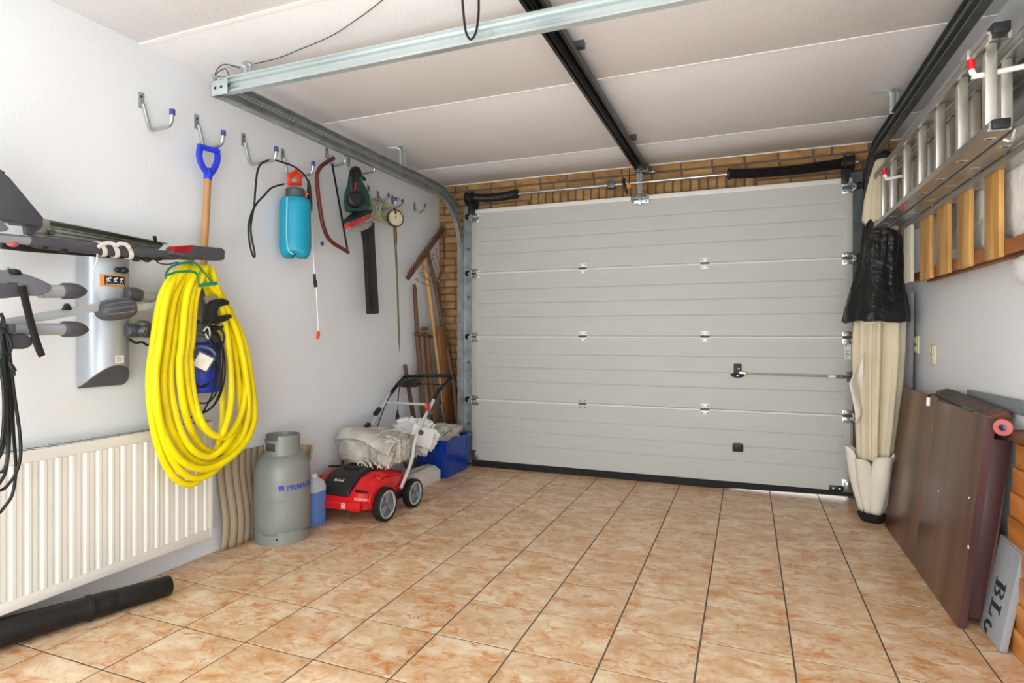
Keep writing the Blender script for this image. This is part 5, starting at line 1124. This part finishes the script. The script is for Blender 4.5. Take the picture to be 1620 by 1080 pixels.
# ================================================================ RIGHT SIDE
# ---- aluminium ladder, three sections on its side
lad = thing('extension_ladder', 'three section aluminium ladder hanging sideways on wall hooks', 'ladder', (2.12, 1.4, 1.7))
RY = [(2.057,2.168,1.731)[1], (2.057,1.957,1.741)[1], (2.057,1.684,1.747)[1], (2.057,1.422,1.744)[1], (2.057,1.170,1.739)[1], (2.057,0.913,1.734)[1], (2.057,0.657,1.739)[1]]
def section(x, w, y0, y1, z0, z1, rungs, capm):
    h = .027
    for z in (z0, z1-h):
        b = B(); up = z > z0
        pr = [(x, z), (x+w, z), (x+w, z+h), (x+w-.008, z+h), (x+w-.008, z+.005), (x+.008, z+.005), (x+.008, z+h), (x, z+h)] if not up else [(x, z), (x+.008, z), (x+.008, z+h-.005), (x+w-.008, z+h-.005), (x+w-.008, z), (x+w, z), (x+w, z+h), (x, z+h)]
        b.prism([(px, y0, pz) for px, pz in pr], (0, y1-y0, 0)); 
        for e in (.0,): b.box((x-.004, y0, z+(h-.007 if up else 0)), (x, y1, z+(h if up else .007)))
        st = obj('stile', b, ALU, lad)
        obj('end_cap', B().box((x+.006, y0-.012, z+.004 if not up else z+h-.010), (x+w-.004, y0+.035, z+.034 if not up else z+h+.022)), capm, st, bevel=.004)
        if not up:
            for ry in rungs:
                sl = obj('rung_slot', B().box((x+.014, ry-.012, z-.0006), (x+w-.014, ry+.012, z+.0004)), STRAPG, st)
                obj('slot_core', B().box((x+.020, ry-.004, z-.001), (x+w-.020, ry+.007, z-.0005)), DARKM, st)
    for ry in rungs:
        b = B().prism([(x+w*.22, ry-.016, z0+.006), (x+w*.78, ry-.016, z0+.006), (x+w*.78, ry+.016, z0+.006), (x+w*.22, ry+.016, z0+.006)], (0, 0, z1-z0-.012)); obj('rung', b, ALUR, lad, bevel=.004)
section(2.030, .056, .575, 2.29, 1.700, 2.000, RY, BLK)
section(2.095, .056, .50, 2.25, 1.692, 1.975, [(2.123,2.230,1.808)[1], (2.123,1.854,1.810)[1], (2.123,1.551,1.803)[1], (2.123,1.277,1.806)[1], (2.123,1.006,1.811)[1], (2.123,0.736,1.817)[1]], BLK)
section(2.160, .056, .46, 2.19, 1.665, 1.965, [y-.19 for y in RY], BLK)
obj('red_pin', B().ell((2.026,1.627,1.684), (.008, .012, .012), 10, 8), RED, lad)
b = B().ctube(smooth([(2.055, .545, 1.665), (2.075, .545, 1.66), (2.085, .545, 1.69)], 4), .006, 6); obj('catch', b, ZINC, lad)
b = B().box((2.018, .72, 1.978), (2.030, .79, 2.015)); obj('top_catch', b, ALU, lad, bevel=.003)
def lhook(y, label, xt, zt):
    t = thing('ladder_hook', label, 'hook', (XR, y, 1.93), 'red tipped ladder hooks')
    pts = smooth([(XR-.008, y, 1.99), (XR-.010, y, 1.93), (XR-.03, y, 1.925), (xt+.025, y, zt-.022), (xt+.006, y, zt-.016), (xt, y, zt)], 5)
    obj('rod', B().ctube(pts, .0085, 10), WHT, t)
    obj('tip', B().ctube([pts[-1], pts[-1]+V(-.002, 0, .03)], .0115, 10), RED, t)
lhook(1.93, 'red tipped ladder hook at the end beside the parasol', 2.014, 1.915)
lhook(.66, 'red tipped ladder hook at the capped end of the ladder', 2.012, 1.925)

# ---- slatted rack behind the ladder with plastic sheets
rk = thing('slatted_rack', 'wooden rack of pine slats on a brown beam under the ladder', 'rack', (2.22, 1.2, 1.37))
obj('lower_beam', B().box((2.190, .20, 1.376), (2.222, 2.19, 1.420)), BEAM, rk, bevel=.002)
obj('lower_beam', B().box((2.258, .20, 1.376), (XR-.001, 2.19, 1.420)), BEAM, rk, bevel=.002)
obj('upper_beam', B().box((2.235, .20, 1.985), (2.265, 2.15, 2.05)), BEAM, rk, bevel=.002)
for a, c in (((2.172,1.773,1.392)[1], (2.172,1.952,1.409)[1]), ((2.172,1.504,1.379)[1], (2.172,1.661,1.395)[1]), ((2.172,1.235,1.376)[1], (2.172,1.370,1.391)[1]), ((2.172,0.939,1.376)[1], (2.172,1.074,1.393)[1])):
    o = obj('slat', B().box((2.172, a, 1.362), (2.189, c, 1.99)), SLAT, rk, bevel=.002)
    obj('screw', B().lathe([(.006, 0), (.005, .002), (.0002, .0025)], (2.172, (a+c)/2, 1.392), (-1, 0, 0), 8), ZINC, rk)
obj('end_board', B().box((2.150, (2.150,2.026,1.384)[1], 1.368), (2.164, (2.150,2.173,1.397)[1], 1.665)), BOARDW, rk, bevel=.001)
for k, (c, r, sd, lab) in enumerate([((2.245, .86, 1.62), (.028, .40, .20), 31, 'clear plastic sheet stuffed behind the thickest knotty slat'), ((2.243, 1.42, 1.60), (.026, .27, .17), 33, 'clear plastic sheet tucked behind the middle slats of the rack'),
        ((2.243, .66, 1.315), (.024, .33, .065), 37, 'clear plastic sheet drooping below the brown beam of the rack')]):
    tag(obj('plastic_sheet', crumple(c, r, .24, sd, 80, 40, .8, 1.5, None, .7), SHEET, sm=50), lab, 'plastic sheet', 'clear plastic sheets in the rack')

# ---- parasol upside down with black cover
PB, PT = V(2.035, 2.375, 0), V(2.112, 2.475, 2.2)
def pax(z): return PB.lerp(PT, z/2.2)
par = thing('closed_parasol', 'closed beige parasol standing upside down beside the garage door', 'parasol', PB)
def pleat(prof, np_, dep, tw=0., sd=0):
    def fn(u, v):
        k = v*(len(prof)-1); i = min(int(k), len(prof)-2); t = k-i; t = t*t*(3-2*t)
        r = prof[i][0]*(1-t)+prof[i+1][0]*t; z = prof[i][1]*(1-t)+prof[i+1][1]*t
        a = 2*math.pi*u; w = noise.noise(V(math.cos(a)*1.5, math.sin(a)*1.5, z*1.2+sd))*.5
        s = 1+dep*math.cos(np_*a+tw*z+2.2*w)+.07*math.cos((np_*2+1)*a+3*z)+.18*w
        return pax(z)+V(r*s*math.cos(a), r*s*math.sin(a), 0)
    return fn
b = B().grid(pleat([(.072, .36), (.076, .45), (.088, .60), (.102, .82), (.108, 1.0), (.106, 1.17), (.090, 1.24)], 8, .25, 1.3, 2), 110, 40, close=True); obj('canopy', b, CANVAS, par, sm=180)
b = B().grid(pleat([(.055, 1.50), (.068, 1.68), (.100, 1.78), (.092, 1.90), (.070, 2.02), (.044, 2.12), (.012, 2.16)], 5, .07, .5, 5), 80, 26, close=True); obj('upper_canvas', b, CANVAS, par, sm=180)
for k in range(6):
    a0 = R(-75+60*k); rr_ = .082
    def pet(u, v, a0=a0, k=k):
        a = a0+(u-.5)*R(70)*(1-.28*max(0, v-.55)); z = .055+v*(.345+.03*math.sin(k*2.1))-.10*abs(2*u-1)**4*max(0, v-.5)
        r = .058+.052*math.sin(min(1, v*1.15)*math.pi*.5)+.026*math.cos((u-.5)*math.pi*1.3)*(.4+v)+.008*max(0, v-.8)/.2-.012*(k % 2)
        return pax(z)+V(r*math.cos(a), r*math.sin(a), 0)
    obj('valance_flap', B().grid(pet, 14, 14), CANVASW, par, sm=180, solid=.003)
obj('foot_cap', B().lathe([(.03, 0), (.055, .002), (.062, .012), (.074, .03), (.076, .045), (.06, .052)], pax(0), n=26), RUB, par)
obj('pole', B().cyl(pax(.04), pax(2.0), .019, n=14), STRAPG, par)
obj('top_cap', B().lathe([(.046, 0), (.05, .02), (.03, .042), (.002, .048)], pax(2.135), n=20), RUB, par)
def cor(u, v):
    p = V((1.983,2.330,0.977)).lerp(V((1.921,2.280,0.788)), u) if v < .5 else None
    q0 = V((1.983,2.330,0.991)); q1 = V((1.900,2.270,0.810)); q2 = V((1.949,2.300,0.568)); q3 = V((1.984,2.340,0.682))
    e = q0.lerp(q3, v); f = q0.lerp(q1, min(1, v*2)) if v < .5 else q1.lerp(q2, (v-.5)*2)
    return e.lerp(f, u)+V(0, -.012*math.sin(u*6+v*5), 0)
obj('canvas_corner', B().grid(cor, 8, 16), CANVASW, par, sm=180, solid=.003)
obj('tie_band', B().ctube([pax(1.165)+V(.113*math.cos(a), .113*math.sin(a), .004*math.sin(3*a)) for a in [2*math.pi*i/30 for i in range(30)]], .012, 8, closed=True, flat=.4), CANVASW, par)
def cov(u, v):
    prof = [(.170, 1.165), (.168, 1.21), (.150, 1.32), (.128, 1.46), (.116, 1.56), (.106, 1.64), (.098, 1.70), (.094, 1.745)]
    k = v*(len(prof)-1); i = min(int(k), len(prof)-2); t = k-i
    r = prof[i][0]*(1-t)+prof[i+1][0]*t; z = prof[i][1]*(1-t)+prof[i+1][1]*t; a = 2*math.pi*u; d = V(math.cos(a), math.sin(a), z*2.0)
    s = 1+.20*noise.noise(d*1.3+V(3, 1, 4))+.10*(1-2*abs(noise.noise(V(d.x*2.2, d.y*2.2, d.z*.9)+V(8, 2, 1))))-.05+.035*(1-2*abs(noise.noise(V(d.x*4, d.y*4, d.z*1.6))))
    c = pax(z)+V(.02*v-.01, 0, 0)
    pk = max(0, math.cos(a-R(200)))**6; z0_ = max(0, v-.7)/.3; z += (.10*pk-.10*(1-pk)*(.5+.5*math.cos(a-R(20))))*z0_; c = pax(z)+V(.02*v-.01, 0, 0)
    return c+V(r*s*math.cos(a)*.95, r*s*math.sin(a)*.9, .018*noise.noise(V(math.cos(a)*2, math.sin(a)*2, 9))*(1-v))
b = B().grid(cov, 96, 44, close=True)
tag(obj('parasol_cover', b, BAGB, sm=60, solid=.002), 'black plastic cover pulled over the middle of the beige parasol', 'cover')
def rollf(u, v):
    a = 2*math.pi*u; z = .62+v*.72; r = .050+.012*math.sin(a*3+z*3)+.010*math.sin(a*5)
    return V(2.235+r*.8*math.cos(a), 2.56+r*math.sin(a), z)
tag(obj('lobed_tube', B().grid(rollf, 40, 14, close=True), mat('lilac_grey', 'A9A2A6', .85, var=.08, scale=5, bump=.3, bscale=20), sm=180), 'lilac grey lobed tube standing behind the beige parasol', 'fabric')  # upright lilac grey tube with a lobed outline

# ---- leaning table top
tb = thing('folded_table', 'dark brown folding table leaning against the wall below the sockets', 'table', (2.15, 1.7, 0))
up = V(.092, 0, .787); nx = V(.787, 0, -.092).normalized()
def leaf(y0, y1, hz, nm='leaf'):
    return obj(nm, B().obox((2.083, y0, .0), (0, y1-y0, 0), up*hz, nx*.026), TABLE, tb, bevel=.004)
leaf(1.052, 1.690, 1.0); lf = leaf(1.693, 2.300, 1.012)
obj('edge_band', B().obox(V(2.083, 1.0490, .0)-nx*.0005, (0, .003, 0), up*1.0, nx*.027), TABLEE, tb)
b = B().prism([V(2.118, 1.085, .03), V(2.166, 1.085, .03), V(2.262, 1.085, .70), V(2.198, 1.085, .705)], (0, .022, 0)); obj('end_panel', b, TABLEE, tb, bevel=.002)
b = B().prism([V(2.118, 2.20, .03), V(2.166, 2.20, .03), V(2.262, 2.20, .70), V(2.198, 2.20, .705)], (0, .022, 0)); obj('end_panel', b, TABLEE, tb, bevel=.002)
obj('rear_leaf', B().obox((2.166, 1.09, .028), (0, 1.13, 0), up*.86, nx*.018), TABLE, tb, bevel=.003)
b = B().ctube(smooth([(2.165, 1.60, .805), (2.160, 1.66, .812), (2.150, 1.70, .800), (2.149, 1.702, .765)], 5), .0045, 8); obj('latch_rod', b, DARKM, tb)
obj('latch_tip', B().ctube([(2.1495, 1.701, .795), (2.148, 1.702, .755)], .008, 10), WHT, tb)
for y in (1.20, 1.255): obj('hinge_screw', B().ell(V(2.168, y, .797), (.010, .012, .008), 10, 8), GREYC, tb)
for px, z in (((2.102), .16),): pass
for y, t in ((1.053, .386), (1.47, .52), (1.115, .60)):
    p = V(2.083, y, 0)+up*t-nx*.001; obj('paint_chip', B().ell(p, (.0025, .007 if t < .5 else .004, .008 if t < .5 else .004), 8, 6), WHT, tb)
skb = thing('skateboard', 'brown skateboard with pink wheels lying on top of the folded table', 'skateboard', (2.21, 1.4, .80))
du = V(0, -1, -.038).normalized(); dw = V(.93, 0, .36).normalized(); dn_ = du.cross(dw); dn_ = dn_ if dn_.z > 0 else -dn_
k0 = V(2.195, 1.82, .806); Lb, Wb = .74, .072
outl = []
for i in range(13): a = R(90+180*i/12); outl.append(k0+du*(.05+.05*math.cos(a))+dw*(Wb/2-Wb/2*math.sin(a)*1.0))
outl = [k0+du*(.05+.05*math.cos(R(a)))+dw*(Wb/2+Wb/2*math.sin(R(a))) for a in range(90, 271, 15)]+[k0+du*(Lb-.10), k0+du*(Lb-.10)+dw*Wb]
obj('deck', B().prism(outl, dn_*-.016), DECK, skb, bevel=.002)
obj('nose', B().prism([p+dn_*.001 for p in outl[:13]], dn_*-.018), DECKE, skb) if False else obj('nose', B().prism([k0+du*(.028+.036*math.cos(R(a)))+dw*(Wb/2+Wb*.40*math.sin(R(a)))+dn_*.003 for a in range(90, 271, 15)], dn_*-.022), DECKE, skb)
q = k0+du*(Lb-.11)+dn_*.004; obj('tail_block', B().obox(q, du*.075, dw*Wb, dn_*-.030), DECKE, skb, bevel=.006)
for f in (.16,):
    c = k0+du*f+dw*Wb/2-dn_*.02; tk = obj('truck', B().obox(c-du*.02-dw*.02, du*.04, dw*.04, dn_*-.035).cyl(c-dn_*.036-dw*.055, c-dn_*.036+dw*.055, .006), GREYC, skb)
    for s in (-1, 1):
        p = c-dn_*.036+dw*s*.012+V(.012, 0, 0); w = obj('wheel', B().lathe([(.018, 0), (.026, .004), (.027, .014), (.026, .024), (.018, .028)], p, dw*s, 20), PINK, skb)
        obj('bearing', B().lathe([(.010, .0275), (.010, .030), (.004, .031), (.0002, .034)], p, dw*s, 14), mat('bearing_blue', '3D4763', .3, .5), w)
obj('wheel', B().lathe([(.014, 0), (.029, .003), (.031, .012), (.029, .020), (.014, .022)], V((2.214,1.030,0.756))+V(.008, .010, 0), (-.55, -.83, 0), 22), PINK, skb)
obj('bearing', B().lathe([(.012, .021), (.012, .024), (.005, .025), (.0002, .029)], V((2.214,1.030,0.756))+V(.008, .010, 0), (-.55, -.83, 0), 14), mat('bearing_dark', '39405A', .3, .5), skb)
b = B().prism([V(2.272, 1.62, .79), V(2.286, 1.62, .79), V(2.286, .98, .80), V(2.272, .98, .80)], (0, 0, .055)); tag(obj('acrylic_sheet', b, LIDG, bevel=.008, seg=3), 'grey translucent sheet wedged behind the skateboard at the wall', 'sheet')
# ---- pine panel, offcut, stencilled plank
pp = thing('pine_boards', 'orange pine boards stacked on edge against the wall beside the table', 'boards', (2.25, .75, 0))
random.seed(2); z = 0.
for k in range(8):
    h = .088; x = 2.202+.055*(z/.72); obj('pine_plank', B().box((x, .45, z), (x+.026, 1.035+random.uniform(-.012, .006), z+h-.002)), PINE, pp, bevel=.003); z += h
b = B().prism([V(2.235, 1.06, .712), V(2.282, 1.06, .712), V(2.282, 1.06, .748), V(2.235, 1.06, .742)], (0, -.40, 0)); tag(obj('wood_offcut', b, WOODR, bevel=.003), 'red brown wood offcut lying on top of the pine boards', 'offcut')
sp2 = thing('stencilled_plank', 'weathered grey plank with black stencilled letters leaning on pine boards', 'plank', (2.18, .99, 0))
o_ = V(2.160, 1.086, .003); du2 = V(.064, 0, .352); L2 = du2.length; du2.normalize(); dy2 = V(0, -1, 0); n2 = V(-.352, 0, .064).normalized()
obj('board', B().obox(o_, dy2*.186, du2*L2, -n2*.024), PLANKG, sp2, bevel=.003)
# letters read downwards: x along the plank (down), y towards the near edge
def lp_(a, c): return o_+du2*(L2-a)+dy2*c+n2*.0004
def glyph(polys, nm):
    b = B()
    for P in polys: b.prism([lp_(a, c) for a, c in P], n2*.0008)
    obj(nm, b, STENC, sp2)
def bowl(a0, c0, ra, rc, ta, tc):   # half ring bulging in +a
    n = 10; return [(a0+ra*math.sin(math.pi*i/n), c0-rc*math.cos(math.pi*i/n)) for i in range(n+1)]+[(a0+(ra-ta)*math.sin(math.pi*i/n), c0-(rc-tc)*math.cos(math.pi*i/n)) for i in range(n, -1, -1)]
A0, C0, HH = .150, .050, .086
glyph([[(A0, C0), (A0+.020, C0), (A0+.020, C0+HH), (A0, C0+HH)], [(A0-.008, C0), (A0, C0), (A0, C0+.008), (A0-.008, C0+.008)], [(A0-.008, C0+HH-.008), (A0, C0+HH-.008), (A0, C0+HH), (A0-.008, C0+HH)],
       bowl(A0+.024, C0+.023, .032, .023, .015, .008), bowl(A0+.024, C0+.066, .029, .020, .014, .008)], 'letter')
A1 = .228
glyph([[(A1, C0), (A1+.018, C0), (A1+.018, C0+HH), (A1, C0+HH)], [(A1-.008, C0+HH-.008), (A1+.026, C0+HH-.008), (A1+.026, C0+HH), (A1-.008, C0+HH)], [(A1-.008, C0), (A1, C0), (A1, C0+.008), (A1-.008, C0+.008)],
       [(A1+.018, C0), (A1+.055, C0), (A1+.055, C0+.030), (A1+.049, C0+.030), (A1+.044, C0+.010), (A1+.018, C0+.010)]], 'letter')
A2 = .300
glyph([[(A2+.026-.026*math.cos(R(t)), C0+.02-.036*math.sin(R(t))) for t in range(-60, 181, 15)]+[(A2+.026-.010*math.cos(R(t)), C0+.02-.024*math.sin(R(t))) for t in range(180, -61, -15)]], 'letter')
# ---- sockets
for (px, py, lab) in ((1478, 561, 'cream socket beside the parasol on the white wall'), (1452, 545, 'cream switch half hidden by the parasol fabric')):
    pass
for c, hy, lab in ((V((2.290,2.177,0.982)), .040, 'double cream wall socket nearer the skateboard'), (V((2.290,2.505,1.031)), .040, 'cream wall switch close to the lilac grey tube')):
    s_ = thing('wall_socket', lab, 'socket', c, 'cream sockets')
    obj('plate', B().box((XR-.010, c.y-hy, c.z-.052), (XR-.0005, c.y+hy, c.z+.052)), CREAMP, s_, bevel=.004)
    for d in (-.026, .026): obj('insert', B().lathe([(.021, 0), (.021, .004), (.018, .005), (.017, -.002), (.0002, -.003)], (XR-.010, c.y, c.z+d), (-1, 0, 0), 18), CREAMP, s_)
